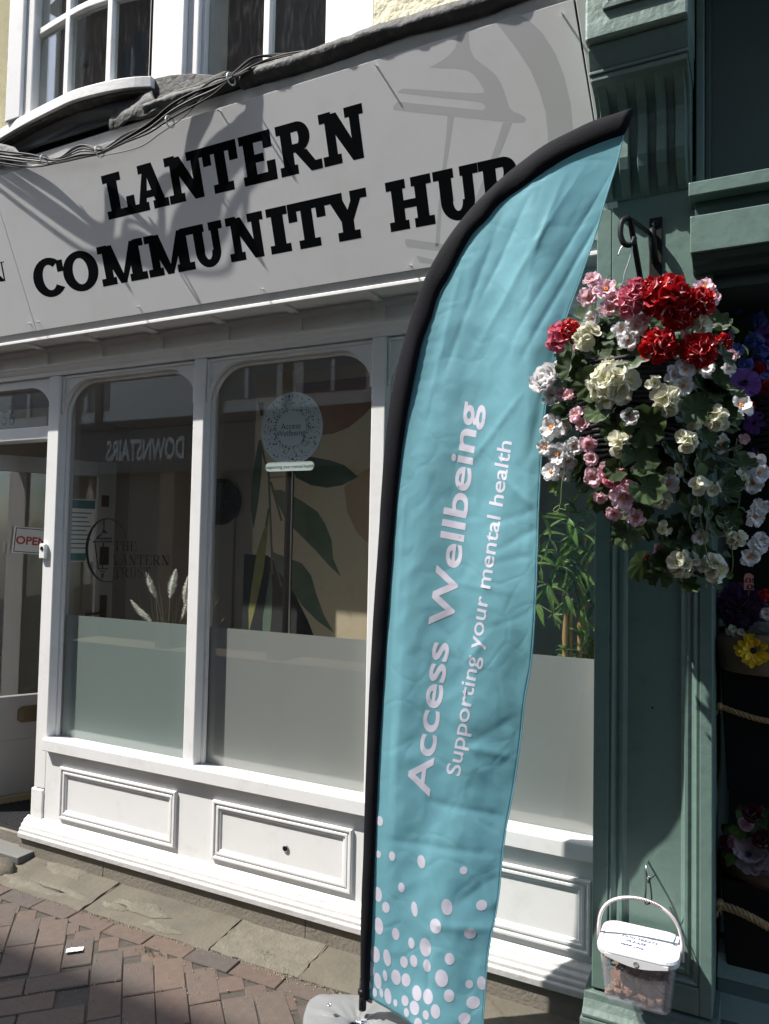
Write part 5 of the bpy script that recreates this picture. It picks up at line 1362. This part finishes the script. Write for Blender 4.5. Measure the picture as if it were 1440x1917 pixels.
b = B(); b.box(-.056, .058, -.056, .022, ZL + .0052, ZL + .0056); lab = b.build("paper_label", PAPER, TB, world=False); lab.rotation_euler = (0, 0, radians(-4))
INK = mat("blue_black_ink", (.03, .035, .12), .5)
for txt, x, y, s, sh in (("DOG TREATS", -.052, .002, .0165, .2), ("PLEASE", -.036, -.022, .0180, .25), ("take one", -.046, -.046, .0180, .25)):
    bm, me = text_mesh(txt, s, .0006)
    for v in bm.verts:
        v.co.x += v.co.y * sh; v.co.y += .0010 * sin(v.co.x * 300); v.co.z = 0
    m4 = bpy.data.meshes.new("handwriting"); bm.to_mesh(m4); bm.free(); m4.materials.append(INK)
    o = bpy.data.objects.new("handwriting", m4); C.objects.link(o); o.parent = lab; o.location = (x, y, ZL + .0060)
BISC = mat("biscuit", (.33, .19, .115), .8, .3, 60, .5, 200)
rb_ = random.Random(9)
tre = []
bmesh_tr = []
for s in range(5):
    b = B(); n = 9; L_ = .019
    top_, bot_ = [], []
    for k in range(n):
        a = 2 * pi * k / n; r = .85 * L_ * (.75 + .35 * abs(cos(a)) + .1 * rb_.random()); top_.append((r * cos(a), r * .62 * sin(a), .0042)); bot_.append((r * cos(a), r * .62 * sin(a), -.0042))
    b.add(top_ + bot_, [list(range(n)), list(range(2 * n - 1, n - 1, -1))] + [(k, n + k, n + (k + 1) % n, (k + 1) % n) for k in range(n)])
    bmesh_tr.append(b.mesh("dog_biscuit", BISC))
for i in range(150):
    u, v_ = rb_.uniform(-.074, .074), rb_.uniform(-.056, .056)
    hmax = .042 + .012 * sin(u * 26) + .016 * (v_ / .05)
    z = ZBT + .009 + hmax * (i / 150) ** .8
    k_ = 1 - .02 * (i < 40)
    o = bpy.data.objects.new("dog_biscuit", rb_.choice(bmesh_tr)); C.objects.link(o)
    ca, sa = cos(TYAW), sin(TYAW)
    o.location = (-.3165 + u * ca - v_ * sa, -.300 + u * sa + v_ * ca, z)
    o.rotation_euler = (rb_.uniform(-.8, .8), rb_.uniform(-.8, .8), rb_.uniform(0, 6.28))
    o["_g"] = 1
allb = [o for o in C.objects if o.get("_g")]
DT = thing("dog_treats", "heap of brown dog biscuits filling the bottom of the clear tub", "dog biscuits", (-.3165, -.300, ZBT + .01))
for o in allb:
    del o["_g"]; hang(o, DT)
# screw eye and cable tie
ey = at(1213, 1612, PB)
TI = thing("tub_hook", "small silver screw hook with black cable tie on the green pilaster", "hook", (ey.x, PYF, ey.z))
e0 = Vector((ey.x, PB, ey.z)); b = B()
b.tube(spline([e0, e0 + Vector((0, -.036, .004)), e0 + Vector((.002, -.050, -.004)), e0 + Vector((.006, -.052, -.025)), e0 + Vector((.010, -.046, -.036)), e0 + Vector((.008, -.038, -.030))], 5), .0032, 7); b.build("screw_hook", STEEL, TI, smooth=True)
hz_ = ZL - .022 + HH
hx_ = at(1214, 1690, -.31).x
b = B(); b.tube(spline([e0 + Vector((.000, -.048, -.004)), Vector((hx_ - .012, -.275, ey.z - .05)), Vector((hx_ - .008, -.318, hz_ - .006)), Vector((hx_ + .004, -.320, hz_ - .004)), Vector((hx_ + .006, -.285, ey.z - .06)), e0 + Vector((.010, -.046, -.030))], 6), .0024, 6)
b.tube(spline([e0 + Vector((.008, -.05, -.040)), e0 + Vector((.016, -.056, -.028)), e0 + Vector((.030, -.060, -.012))], 4), .0014, 6)
b.lathe([(.004, -.004), (.004, .004)], e0 + Vector((.009, -.05, -.040)), 'z', 8); b.build("cable_tie", BLACKP, TI, smooth=True)

# ================================================================ florist's planters in the recess
def planter(px0, py0, px1, py1, y, label, flare=.02):
    a, c = at(px0, py0, y), at(px0, py1, y); x1 = a.x + .30
    t = thing("planter", label, "planter", (a.x, y, c.z))
    b = B()
    loft(b, [([(a.x + flare, y), (x1 - flare, y), (x1 - flare, y + .26), (a.x + flare, y + .26)], c.z), ([(a.x, y - .015), (x1, y - .015), (x1, y + .28), (a.x, y + .28)], a.z)])
    b.build("box", mat("planter_black", (.006, .006, .007), .6, .2, 9, spec=.15), t, bevel=.006)
    return t, a, c, x1
t1, a1, c1, e1 = planter(1349, 1248, 1440, 1478, .02, "upper black planter box behind a slung rope in the florist's recess")
t2, a2, c2, e2 = planter(1350, 1640, 1440, 1850, .02, "lower black planter box with a frayed rope handle in the florist's recess")
ROPE = mat("manila_rope", (.30, .205, .10), .9, .4, 90, 1.0, 200)
def rope(pts, r, label, tuft):
    t = thing("rope", label, "rope", tuple(pts[0])); path = spline(pts, 14)
    for s in range(3):
        b = B(); q = []
        for i, p in enumerate(path):
            a = i * .55 + 2.094 * s
            q.append(p + Vector((0, cos(a), sin(a))) * r * .55)
        b.tube(q, r * .62, 7); b.build("strand", ROPE, t, smooth=True)
    b = B(); rr = random.Random(2)
    for _ in range(tuft):
        d = Vector((rr.uniform(-1.2, .2), rr.uniform(-1, .4), rr.uniform(-1.3, .6))); b.tube([pts[0], pts[0] + d * r * 1.2, pts[0] + d * r * 2.0 + Vector((0, 0, -r * .6))], .0013, 4)
    b.build("frayed_end", ROPE, t)
    b = B(); b.tube([pts[0] + Vector((0, .02, 0)), pts[0] + Vector((0, -.012, .002))], r * 1.15, 8); b.build("knot", ROPE, t, smooth=True)
rope([at(1347, 1322, -.01), at(1380, 1334, -.015), at(1415, 1345, -.015), at(1450, 1352, -.01), at(1490, 1356, .0)], .0085, "thin rope slung across the upper black planter", 16)
rope([at(1347, 1694, -.01), at(1380, 1705, -.02), at(1415, 1722, -.025), at(1445, 1738, -.02), at(1490, 1752, -.01)], .0115, "thick rope with frayed end across the lower black planter", 60)
# upper arrangement
HES = mat("hessian_wrap", (.20, .145, .10), .9, .3, 120, .8, 260)
UA = thing("flower_arrangement", "hessian wrapped arrangement with yellow gerbera and purple allium ball", "flowers", tuple(a1))
b = B(); n = 26; v = []
for i in range(7):
    t = i / 6
    for k in range(n):
        a = 2 * pi * k / n; r = .125 + .03 * t + .008 * noise.noise((cos(a) * 4, sin(a) * 4, t * 3))
        v.append((a1.x + .13 + r * cos(a) * 1.02, .06 + .12 * sin(a) * (1 + .2 * t) - .02, a1.z - .005 + .115 * t + .012 * sin(a * 3) * t))
b.add(v, [(i * n + k, i * n + (k + 1) % n, (i + 1) * n + (k + 1) % n, (i + 1) * n + k) for i in range(6) for k in range(n)] + [list(range(n))])
b.build("hessian_wrap", HES, UA, smooth=True)
def spiky_ball(c, r, m, name, n=520, seed=1):
    b = B(); rr = random.Random(seed)
    b.lathe([(r * .03, -r * .7), (r * .55, -r * .45), (r * .7, 0), (r * .55, r * .45), (r * .03, r * .7)], c, 'z', 14)
    for k in range(n):
        z = 1 - 2 * (k + .5) / n; a = k * 2.39996; d = Vector((sqrt(1 - z * z) * cos(a), sqrt(1 - z * z) * sin(a), z))
        s = d.orthogonal().normalized() * r * .07; s2 = d.cross(s).normalized() * r * .07; e = c + d * r * rr.uniform(.85, 1.08); q = c + d * r * .55
        b.add([q - s, q + s, e + s2 * .8, e - s2 * .8], [(0, 1, 2, 3)]); b.add([q - s2, q + s2, e + s * .8, e - s * .8], [(0, 1, 2, 3)])
    return b.build(name, m, UA, smooth=False)
sc_ = lambda p: (p - CAM).dot(fwd) / 1400
p = at(1388, 1135, .04); spiky_ball(p, 43 * sc_(p), petal_col("allium_purple", (.14, .06, .16), .2, .5), "allium_ball", 700)
p = at(1428, 1190, .0); spiky_ball(p, 26 * sc_(p), petal_col("ball_white", (.40, .40, .38), .2), "white_ball", 900, 3)
p = at(1409, 1218, -.085); put(FL_['gerbera'][0], p, TOCAM(p) + Vector((0, 0, .1)), 31 * sc_(p), UA, .3)
b = B(); b.lathe([(.001, -.002), (.012, 0), (.015, .004), (.010, .009), (.001, .010)], p, 'y', 16); b.build("gerbera_eye", DKC, UA, smooth=True)
for px, py, k in ((1370, 1180, 'trio'), (1385, 1185, 'trio'), (1436, 1150, 'white'), (1434, 1115, 'red')):
    p = at(px, py, .0); put(rf.choice(FL_[k]), p, TOCAM(p), 13 * sc_(p), UA, 1)
for _ in range(40):
    p = at(rf.uniform(1355, 1440), rf.uniform(1120, 1195), rf.uniform(.08, .2)); put(rf.choice(LO), p, TOCAM(p) + Vector((rf.uniform(-1, 1), 0, rf.uniform(0, 1))), rf.uniform(.03, .05), UA, rf.uniform(0, 6))
# price tag
TG = thing("price_tag", "pink handwritten price tag standing in the purple allium flowers", "price tag", tuple(at(1402, 1088, -.04)))
b = B(); tagp = [(1393, 1080), (1396, 1074), (1404, 1073), (1411, 1078), (1412, 1104), (1393, 1104)]
b.prism([at(q[0], q[1], -.04) for q in tagp], (0, .002, 0)); b.build("card", mat("pink_card", (.62, .25, .22), .8), TG)
b = B(); b.tube([at(1402, 1100, -.036), at(1400, 1150, .02)], .002, 5); b.build("stick", STEM, TG)
for txt, px, py in (("£35", 1394, 1090), ("£30", 1397, 1102)):
    bm, me = text_mesh(txt, .019, .0005); m4 = bpy.data.meshes.new("handwriting"); bm.to_mesh(m4); bm.free(); m4.materials.append(BLACK)
    o = bpy.data.objects.new("handwriting", m4); C.objects.link(o); p = at(px, py, -.0408); o.rotation_euler = (pi / 2, 0, 0); o.location = p; hang(o, TG)
# lower arrangement
LA = thing("flower_arrangement", "low dark arrangement with pink rosebud and grey daisies above the lower planter", "flowers", tuple(a2))
b = B(); b.lathe([(.10, .0), (.13, .03), (.14, .06), (.13, .07)], (a2.x + .13, .10, a2.z - .01), 'z', 24); b.build("bowl", mat("brown_bowl", (.06, .03, .022), .5), LA, smooth=True)
for k, px, py, r in (('rose', 1398, 1548, 14), ('anemone', 1402, 1602, 32), ('anemone', 1425, 1610, 22), ('wine', 1430, 1575, 18), ('wine', 1362, 1580, 14), ('wine', 1408, 1525, 18), ('rose', 1368, 1578, 12)):
    p = at(px, py, -.01); put(rf.choice(FL_[k]), p, TOCAM(p) + Vector((rf.uniform(-.3, .3), 0, .3)), r * sc_(p), LA, rf.uniform(0, 6))
for _ in range(30):
    p = at(rf.uniform(1352, 1440), rf.uniform(1525, 1625), rf.uniform(.0, .1)); put(rf.choice(LO + LR[:1]), p, TOCAM(p) + Vector((rf.uniform(-1, 1), 0, rf.uniform(0, 1))), rf.uniform(.025, .05), LA, rf.uniform(0, 6))
for px, py in ((1380, 1572), (1376, 1600), (1385, 1560)):
    p = at(px, py, -.03); put(LLG[0], p, TOCAM(p) + Vector((-.4, 0, .3)), .045, LA, rf.uniform(0, 6))

# ================================================================ things in the windows
yi = .082
RS = thing("round_sign_stand", "round Access Wellbeing sign on a slim black pole inside the middle window", "sign stand", (at(541, 870, yi).x, yi, .09))
GREYD = mat("pale_blue_grey_board", (.58, .66, .67), .6, .03); TXT = mat("dark_teal_print", (.01, .05, .055), .5)
c_ = at(545.5, 802, yi); R0 = (at(602, 800, yi).x - at(488, 800, yi).x) / 2; RZ = (at(545, 734, yi).z - at(545, 870, yi).z) / 2
b = B(); b.prism([(c_.x + R0 * cos(a), yi, c_.z + RZ * sin(a)) for a in [2 * pi * k / 48 for k in range(48)]], (0, .005, 0)); dsc = b.build("disc", GREYD, RS)
rr = random.Random(4); b = B()
for _ in range(760):
    a = rr.uniform(0, 6.283); r = .50 + .46 * rr.random() ** 1.5; 
    if r > .95: continue
    s = rr.uniform(.006, .015) * R0 * (1.7 if rr.random() < .12 else 1)
    x, z = c_.x + R0 * r * cos(a), c_.z + RZ * r * sin(a)
    b.add([(x + s * cos(q), yi - .0006, z + s * 1.1 * sin(q)) for q in [6.283 * k / 7 for k in range(7)]], [list(range(7))])
b.build("printed_dots", TXT, dsc)
def wtext(body, size, loc, m, parent, name="lettering", off=.0, sx_=1.0, al='CENTER'):
    bm, me = text_mesh(body, size, off, al); m4 = bpy.data.meshes.new(name); bm.to_mesh(m4); bm.free(); m4.materials.append(m)
    o = bpy.data.objects.new(name, m4); C.objects.link(o); o.rotation_euler = (pi / 2, 0, 0); o.location = loc; o.scale = (sx_, 1, 1); hang(o, parent); return o
wtext("Access", .037, (c_.x - .002, yi - .0008, at(545, 803, yi).z), TXT, dsc); wtext("Wellbeing", .037, (c_.x - .002, yi - .0008, at(545, 816, yi).z), TXT, dsc)
p0, p1 = at(497, 880, yi - .004), at(588, 866, yi - .004)
b = B(); zc = (p0.z + p1.z) / 2; hh = .020
pts = [(p1.x - hh + hh * cos(a), yi - .004, zc + hh * sin(a)) for a in [-pi / 2 + pi * k / 8 for k in range(9)]] + [(p0.x + hh + hh * cos(a), yi - .004, zc + hh * sin(a)) for a in [pi / 2 + pi * k / 8 for k in range(9)]]
b.prism(pts, (0, .0038, 0)); bn = b.build("banner_strip", mat("pale_strip", (.66, .74, .72), .5), RS)
wtext("supporting your mental health", .0205, ((p0.x + p1.x) / 2, yi - .0047, zc - .007), mat("green_print", (.03, .13, .10), .5), bn)
b = B(); b.box(c_.x - .030, c_.x + .004, yi + .008, yi + .030, .10, zc); b.build("pole", BLACKP, RS, bevel=.004)
b = B(); b.box(c_.x + .006, c_.x + .010, yi + .004, yi + .010, 1.2, zc - .02); b.build("pole_rib", STEEL, RS)
b = B(); b.box(c_.x - .18, c_.x + .16, yi - .005, yi + .15, .091, .10); b.build("foot", BLACK, RS)
# mural board with painted leaves
ym = .345
MU = thing("mural_board", "tall beige board painted with large green leaves behind the middle window", "mural", (at(480, 1000, ym).x, ym, .09))
xl_, xr_ = at(474, 960, ym).x, at(478, 960, ym).x + .98
BEIGE = mat("beige_mural", (.64, .535, .375), .85, .10, 5, dirt=(.48, .36, .23), dscale=14, damt=.35)
b = B(); b.box(xl_, xr_, ym, ym + .02, .092, 2.42); mb = b.build("board", BEIGE, MU)
def paint(pts, m, k=1, name="painted_leaf"):
    b = B(); b.prism([at(q[0], q[1], ym - .0004 * k) for q in pts], (0, .0003, 0)); o = b.build(name, m, mb); return o
def z5(x, y): return (390 + x / 3.4219, 660 + y / 3.4219)
def P5(*pts): return [z5(*q) for q in pts]
LG1 = mat("painted_leaf_dark", (.085, .125, .085), .85, .35, 12); LG2 = mat("painted_leaf_mid", (.14, .19, .125), .85, .35, 14); LG3 = mat("painted_leaf_yellow", (.30, .29, .10), .85, .3, 12); LG4 = mat("painted_leaf_blue", (.14, .20, .15), .85, .3, 12)
TER = mat("painted_terracotta", (.30, .16, .105), .85, .15, 8); NAVY = mat("painted_charcoal", (.030, .034, .036), .85, .2, 8); TAN = mat("painted_tan", (.46, .33, .21), .85, .12, 6)
paint(P5((560, 200), (1050, 150), (1060, 330), (1000, 400), (900, 480), (800, 520), (700, 530), (620, 480), (560, 380)), TER, 1, "painted_arch")
paint(P5((870, 860), (960, 780), (1100, 700), (1200, 760), (1200, 1300), (1040, 1240), (950, 1150), (890, 1020)), TAN, 1, "painted_arch")
paint(P5((230, 1290), (380, 1300), (470, 1370), (560, 1560), (640, 1720), (690, 1850), (720, 2300), (200, 2300)), NAVY, 1, "painted_shape")
paint(P5((535, 700), (660, 668), (780, 690), (870, 720), (960, 795), (860, 850), (760, 866), (660, 850), (560, 800)), LG1, 2)
paint(P5((420, 880), (470, 880), (600, 950), (700, 1020), (750, 1100), (790, 1200), (800, 1320), (850, 1435), (770, 1360), (690, 1270), (600, 1180), (500, 1080), (450, 980)), LG2, 2)
paint(P5((420, 1280), (520, 1320), (600, 1350), (660, 1430), (690, 1540), (740, 1680), (805, 1795), (700, 1720), (600, 1620), (520, 1500), (450, 1400)), LG2, 3)
paint(P5((325, 560), (345, 620), (340, 780), (320, 960), (290, 1130), (272, 1000), (280, 820), (300, 680)), LG1, 2)
paint(P5((385, 1060), (375, 1200), (355, 1400), (320, 1560), (290, 1680), (260, 1790), (258, 1650), (280, 1480), (310, 1280), (350, 1150)), LG3, 3)
paint(P5((400, 1400), (412, 1520), (405, 1700), (390, 1860), (345, 1860), (350, 1700), (375, 1540)), LG4, 3)
paint(P5((320, 320), (355, 318), (352, 400), (335, 410)), LG1, 2)
b = B()
for a, c in (((385, 750), (395, 980)), ((395, 980), (405, 1250)), ((405, 1250), (470, 1500)), ((400, 830), (470, 1080)), ((395, 800), (540, 790)), ((330, 560), (380, 760)), ((388, 1000), (370, 1110)), ((405, 1240), (410, 1420))):
    q0, q1 = at(*z5(*a), ym - .001), at(*z5(*c), ym - .001); b.tube([q0, q1], .006, 5, flat=.3)
b.build("painted_stem", LG2, mb)
# pampas grass, wall clock
PG = thing("pampas_grass", "dried white pampas grass plumes standing behind the frosted glass", "dried grass", (at(310, 1170, .20).x, .20, .09))
PLUME = sheer("pampas_plume", (.95, .93, .86), trans=.5, rough=.8, var=.1); STRAW = mat("straw", (.36, .31, .20), .8, .3, 30)
rp = random.Random(8); basep = Vector((at(312, 1180, .20).x, .20, .80))
b = B(); b.lathe([(.05, -.71), (.07, -.6), (.06, -.2), (.035, 0)], basep, 'z', 18); b.build("vase", mat("clay_vase", (.25, .22, .19), .7), PG, smooth=True)
for px0, py0, px1, py1, wd in ((288, 1170, 248, 1126, 10), (292, 1120, 276, 1075, 9), (318, 1120, 328, 1070, 11), (345, 1130, 352, 1082, 9), (340, 1160, 362, 1100, 8)):
    a, c = at(px0, py0, .16), at(px1, py1, .16)
    b = B(); b.tube(spline([basep, basep.lerp(a, .6) + Vector((0, 0, .02)), a], 4), .0018, 5); st_ = b.build("stalk", STRAW, PG)
    b = B(); d = c - a
    for k in range(900):
        t = rp.random() ** .8; p = a + d * t; w_ = wd / 1400 * 3.4 * (sin(pi * min(.97, t * .9 + .08)) ** .7)
        an = rp.uniform(0, 6.28); e = p + d.normalized() * rp.uniform(.006, .022) + Vector((cos(an), sin(an), -.25)) * w_ * rp.uniform(.5, 1.15)
        s = Vector((rp.uniform(-1, 1), rp.uniform(-1, 1), rp.uniform(-1, 1))) * .0019
        b.add([p - s, p + s, e], [(0, 1, 2)])
    b.build("plume", PLUME, PG)
b = B()
for k in range(34):
    e = at(rp.uniform(255, 425), rp.uniform(1090, 1165), rp.uniform(.12, .26)); m_ = basep.lerp(e, .5) + Vector((rp.uniform(-.03, .03), 0, .04)); b.tube(spline([basep, m_, e], 4), .0011, 4)
b.build("grass_stalks", STRAW, PG)
p = at(390, 937, 2.3)
CK = thing("wall_clock", "black round wall clock in the dim shop behind the middle post", "clock", tuple(p))
b = B(); b.lathe([(.20, 0), (.20, .04), (.175, .04), (.17, .02)], (p.x, 2.49, p.z), 'y', 36); b.build("clock_case", BLACKP, CK)
b = B(); b.box(p.x - .006, p.x + .006, 2.455, 2.459, p.z, p.z + .12); b.box(p.x, p.x + .08, 2.455, 2.459, p.z - .006, p.z + .006); b.build("clock_hands", mat("clock_grey", (.2, .2, .2), .5), CK)
# window decal
DC = thing("window_decal", "black THE LANTERN TRUST lantern emblem stuck on the left window", "window decal", (at(235, 1030, .088).x, .088, at(235, 1030, .088).z))
yd = .0662
def zd(x, y): return at(100 + x / 3.9107, 690 + y / 3.9122, yd)
dp = Vector((0, .0005, 0))
oo, ii = [], []
for k in range(41):
    a = radians(20 + 300 * k / 40 + 5); w_ = .55 + 12 * max(0, sin(pi * k / 40)) ** 1.3
    cx_, cy_, rx, ry = 392, 1330, 158, 235
    oo.append(zd(cx_ + (rx) * cos(a) , cy_ - ry * sin(a))); ii.append(zd(cx_ + (rx - w_ * 1.7) * cos(a) + 0, cy_ - (ry - w_) * sin(a)))
b = B(); b.strip(oo, ii, dp)
def dpoly(*pts): b.prism([zd(*q) for q in pts], dp)
dpoly((366, 1105), (376, 1105), (374, 1180), (400, 1208), (352, 1204), (366, 1170)); dpoly((350, 1208), (362, 1206), (330, 1240), (318, 1252), (304, 1262), (318, 1232))
dpoly((330, 1240), (428, 1240), (430, 1250), (328, 1250)); dpoly((286, 1262), (432, 1262), (432, 1272), (290, 1272))
dpoly((300, 1272), (308, 1272), (332, 1462), (324, 1462)); dpoly((362, 1274), (372, 1274), (364, 1462), (357, 1462)); dpoly((322, 1462), (402, 1462), (398, 1471), (326, 1471)); dpoly((336, 1480), (384, 1480), (380, 1488), (342, 1488)); dpoly((352, 1505), (360, 1497), (370, 1505), (364, 1535), (358, 1542), (354, 1530))
b.build("lantern_emblem", SIGN_K, DC)
def drow(word, x0, x1, y1, y0, slopey):
    wd = [glyph(ch, .13, .045, .06)[0] for ch in word]; gap = .16; tot = sum(wd) + gap * (len(wd) - 1); x = x0; line = []
    for ch, w_ in zip(word, wd):
        e = x + w_ / tot * (x1 - x0); line.append((ch, x, e)); x = e + gap / tot * (x1 - x0)
    letters(line, lambda q, t, o_: zd(q, y0 + (y1 - y0) * t + slopey * (q - x0)) + Vector((0, -.0002 - o_ * .2, 0)), SIGN_K, DC, s=.15, h=.045, thin=.065)
drow("THE", 446, 608, 1262, 1334, .02); drow("LANTERN", 440, 848, 1362, 1436, .01); drow("TRUST", 446, 710, 1456, 1530, .005)
# bamboo plant in the right window
BP = thing("bamboo_plant", "potted bamboo plant with green leaves inside the right window", "plant", (at(1070, 1235, .21).x, .21, .09))
CANE = mat("bamboo_cane", (.42, .27, .11), .5, .25, 16)
rbm = random.Random(14)
b = B(); b.lathe([(.09, .09), (.115, .3), (.12, .34)], (at(1070, 1235, .21).x, .21, 0), 'z', 20); b.build("pot", mat("dark_pot", (.04, .04, .04), .5), BP, smooth=True)
canes = []
for px, y, r, top_ in ((1056, .19, .0092, 1110), (1066, .20, .007, 1120), (1084, .21, .010, 1090), (1092, .24, .008, 1000)):
    a, c = at(px, 1240, y), at(px + 3, top_, y); a = Vector((a.x, a.y, .3)); rs, ps = [], []
    for i in range(29):
        t = i / 28; ps.append(a.lerp(c, t)); rs.append(r * (1.22 if i % 4 == 0 else 1))
    b = B(); b.tube(ps, rs, 9); b.build("cane", CANE, BP, smooth=True); canes.append(c)
LEAF_B = sheer("bamboo_leaf_green", (.17, .29, .07), trans=.45, rough=.4, var=.3, scale=30)
BL = [leaf_oval(s, m_, .10, "bamboo_leaf", .2, .35) for s, m_ in ((31, LEAF_B), (32, LEAF_M), (33, LEAF_L), (34, LEAF_B))]
nodes_ = [(1030, 1010), (1015, 1000), (1040, 1060), (1062, 1000), (1075, 985), (1090, 1000), (1055, 1050), (1075, 1060), (1095, 1070), (1060, 1110), (1035, 1150), (1078, 1100), (1090, 1130), (1050, 1035), (1100, 1035), (1025, 1095), (1080, 960), (1065, 970), (1055, 1135), (1100, 1160), (1000, 1025), (1010, 1060), (1098, 1225), (1045, 1225), (1085, 1230), (1110, 1200), (1005, 1130)]
for px, py in nodes_:
    y = rbm.uniform(.12, .27); p = at(px, py, y)
    for k in range(6):
        a = rbm.uniform(0, 6.28); d = Vector((cos(a), -.2 + .5 * sin(a * 2), sin(a) + .25)).normalized(); L_ = rbm.uniform(.06, .125)
        o = bpy.data.objects.new("bamboo_leaf", rbm.choice(BL)); C.objects.link(o); hang(o, BP)
        o.matrix_basis = Matrix.Translation(p) @ d.to_track_quat('X', 'Z').to_matrix().to_4x4() @ Matrix.Rotation(rbm.uniform(-1.2, 1.2), 4, 'X') @ Matrix.Scale(L_, 4)
    near = min(canes, key=lambda c: (c - p).length); b = B(); b.tube([Vector((near.x, near.y, p.z - .05)), p], .002, 5); b.build("twig", STEM, BP)

# ================================================================ litter on the ground
pr = atz(140, 1779, .004)
RC = thing("paper_receipt", "small crumpled white paper slip lying on the brick paving", "litter", (pr.x, pr.y, 0))
b = B(); n = 8; v = []
ax = Vector((.72, .69, 0)).normalized(); ay = Vector((-.69, .72, 0)).normalized()
for i in range(n + 1):
    for j in range(4):
        q = pr + ax * ((i / n - .5) * .062) + ay * ((j / 3 - .5) * .034); v.append((q.x, q.y, .004 + .006 * abs(noise.noise((i * .6, j * .5, 1))) + .004 * (j == 0)))
b.add(v, [(i * 4 + j, (i + 1) * 4 + j, (i + 1) * 4 + j + 1, i * 4 + j + 1) for i in range(n) for j in range(3)])
rcp = b.build("slip", PAPER, RC, smooth=True)
b = B()
for i in range(9):
    q = pr + ax * (-.008 + .0042 * i) + ay * -.002
    b.box(q.x - .0009, q.x + .0009, q.y - .005, q.y + .005, .0105, .0108)
b.build("print", INK, rcp)
ps_ = atz(495, 1741, .012); b = blob(ps_.x, ps_.y, .030, .018, .001, 4.4, .022)
tag(b.build("stone", mat("dark_stone", (.035, .035, .037), .6, .3, 60), smooth=True), "small dark stone lying against the concrete kerb", "stone")
wl = B(); pw = atz(502, 1792); rr = random.Random(6)
for _ in range(60):
    a = rr.uniform(0, 6.28); h = rr.uniform(.006, .018); s = .0028; x, y = pw.x + rr.gauss(0, .014), pw.y + rr.gauss(0, .010); e = (x + .014 * cos(a), y + .014 * sin(a), h)
    wl.add([(x - s, y, 0), (x + s, y, 0), (e[0] + s, e[1], h), e], [(0, 1, 2, 3)])
tag(wl.build("weed", MOSSG), "small green weed growing in the paving joint by the flagstones", "weed")

# ================================================================ the other side of the street (seen in the panes)
OY = -5.66
OB = thing("half_timbered_building", "half timbered building across the street mirrored in the shop windows", "building", (-6, OY, 0))
OW = mat("opposite_render", (.78, .75, .68), .85, .08); OT = mat("opposite_timber", (.05, .042, .036), .7); OWF = mat("opposite_white_window", (.8, .8, .78), .5)
b = B(); b.box(-14, 9, OY - 5, OY, 3.28, 5.35); b.build("wall", OW, OB)
b = B(); b.box(-14, 9, OY - 5, OY, 5.351, 12.1); b.build("wall", mat("opposite_brick", (.20, .115, .085), .9, .2, 6), OB)
b = B(); b.extr([(OY + .25, 12.1), (OY - 2.6, 13.9), (OY - 5.2, 12.1)], -14.2, 9.2); b.build("roof", mat("opposite_tiles", (.12, .06, .045), .9, .3, 8), OB)
b = B(); b.box(-14, 9, OY - .75, OY + .05, 2.60, 3.279); b.build("shop_fascia", mat("opposite_fascia", (.045, .043, .045), .5), OB)
b = B(); b.box(-14, 9, OY - .6, OY - .5, 0, 2.599); b.build("shop_windows", mat("opposite_shop_dark", (.05, .045, .042), .3), OB)
b = B(); b.box(-14, 9, OY - .02, OY + .10, 3.28, 3.40); b.build("fascia_cornice", OT, OB)
for x in range(-14, 9, 2):
    b = B(); b.box(x, x + .28, OY - .5, OY, 0, 2.599); b.build("shop_pier", mat("opposite_pier", (.30, .17, .10), .7), OB)
for x in [-13.2, -11.5, -10.15, -7.0, -5.6, -4.2, -2.8, -1.0, .6, 2.2, 4.0, 6.0]:
    for z in (3.50, 6.2):
        b = B(); b.frame(x, x + 1.15, z, z + 1.35, OY, [(0, 0), (0, .07), (.10, .07), (.10, .02)]); wf_ = b.build("window", OWF, OB)
        b = B(); b.box(x + .10, x + 1.05, OY - .0, OY + .012, z + .10, z + 1.25); b.build("pane", mat("opposite_pane", (.06, .07, .08), .1), wf_)
        b = B(); b.box(x + .55, x + .60, OY + .013, OY + .05, z + .10, z + 1.25); b.box(x + .10, x + .549, OY + .013, OY + .05, z + .64, z + .70); b.box(x + .601, x + 1.05, OY + .013, OY + .05, z + .64, z + .70); b.build("window_bar", OWF, wf_)
b = B()
for x in [-9.0, -8.3, -7.6]: b.frame(x, x + .62, 3.56, 5.0, OY, [(0, 0), (0, .09), (.09, .09), (.09, .0)])
b.build("window_frame", OWF, OB)
for x in [-13.8, -12.0, -10.4, -9.3, -6.95, -5.75, -4.35, -1.3, .4, 2.0, 3.7, 5.7]:
    b = B(); b.box(x - .07, x + .07, OY + .001, OY + .04, 3.41, 9.2); b.build("timber", OT, OB)
b = B(); b.box(-14, 9, OY + .001, OY + .045, 5.25, 5.45); b.box(-14, 9, OY + .001, OY + .045, 8.9, 9.1); b.build("timber", OT, OB)
bm, me = text_mesh("DOWNSTAIRS", .44, .012); m4 = bpy.data.meshes.new("lettering"); bm.to_mesh(m4); bm.free(); m4.materials.append(mat("opposite_letters", (.75, .73, .68), .6))
xs = [v.co.x for v in m4.vertices]; wl_ = max(xs) - min(xs)
o = bpy.data.objects.new("lettering", m4); C.objects.link(o); o.rotation_euler = (pi / 2, 0, pi); o.location = (-7.50, OY + .055, 2.80); o.scale = (1.56 / wl_, 1, 1); hang(o, OB)
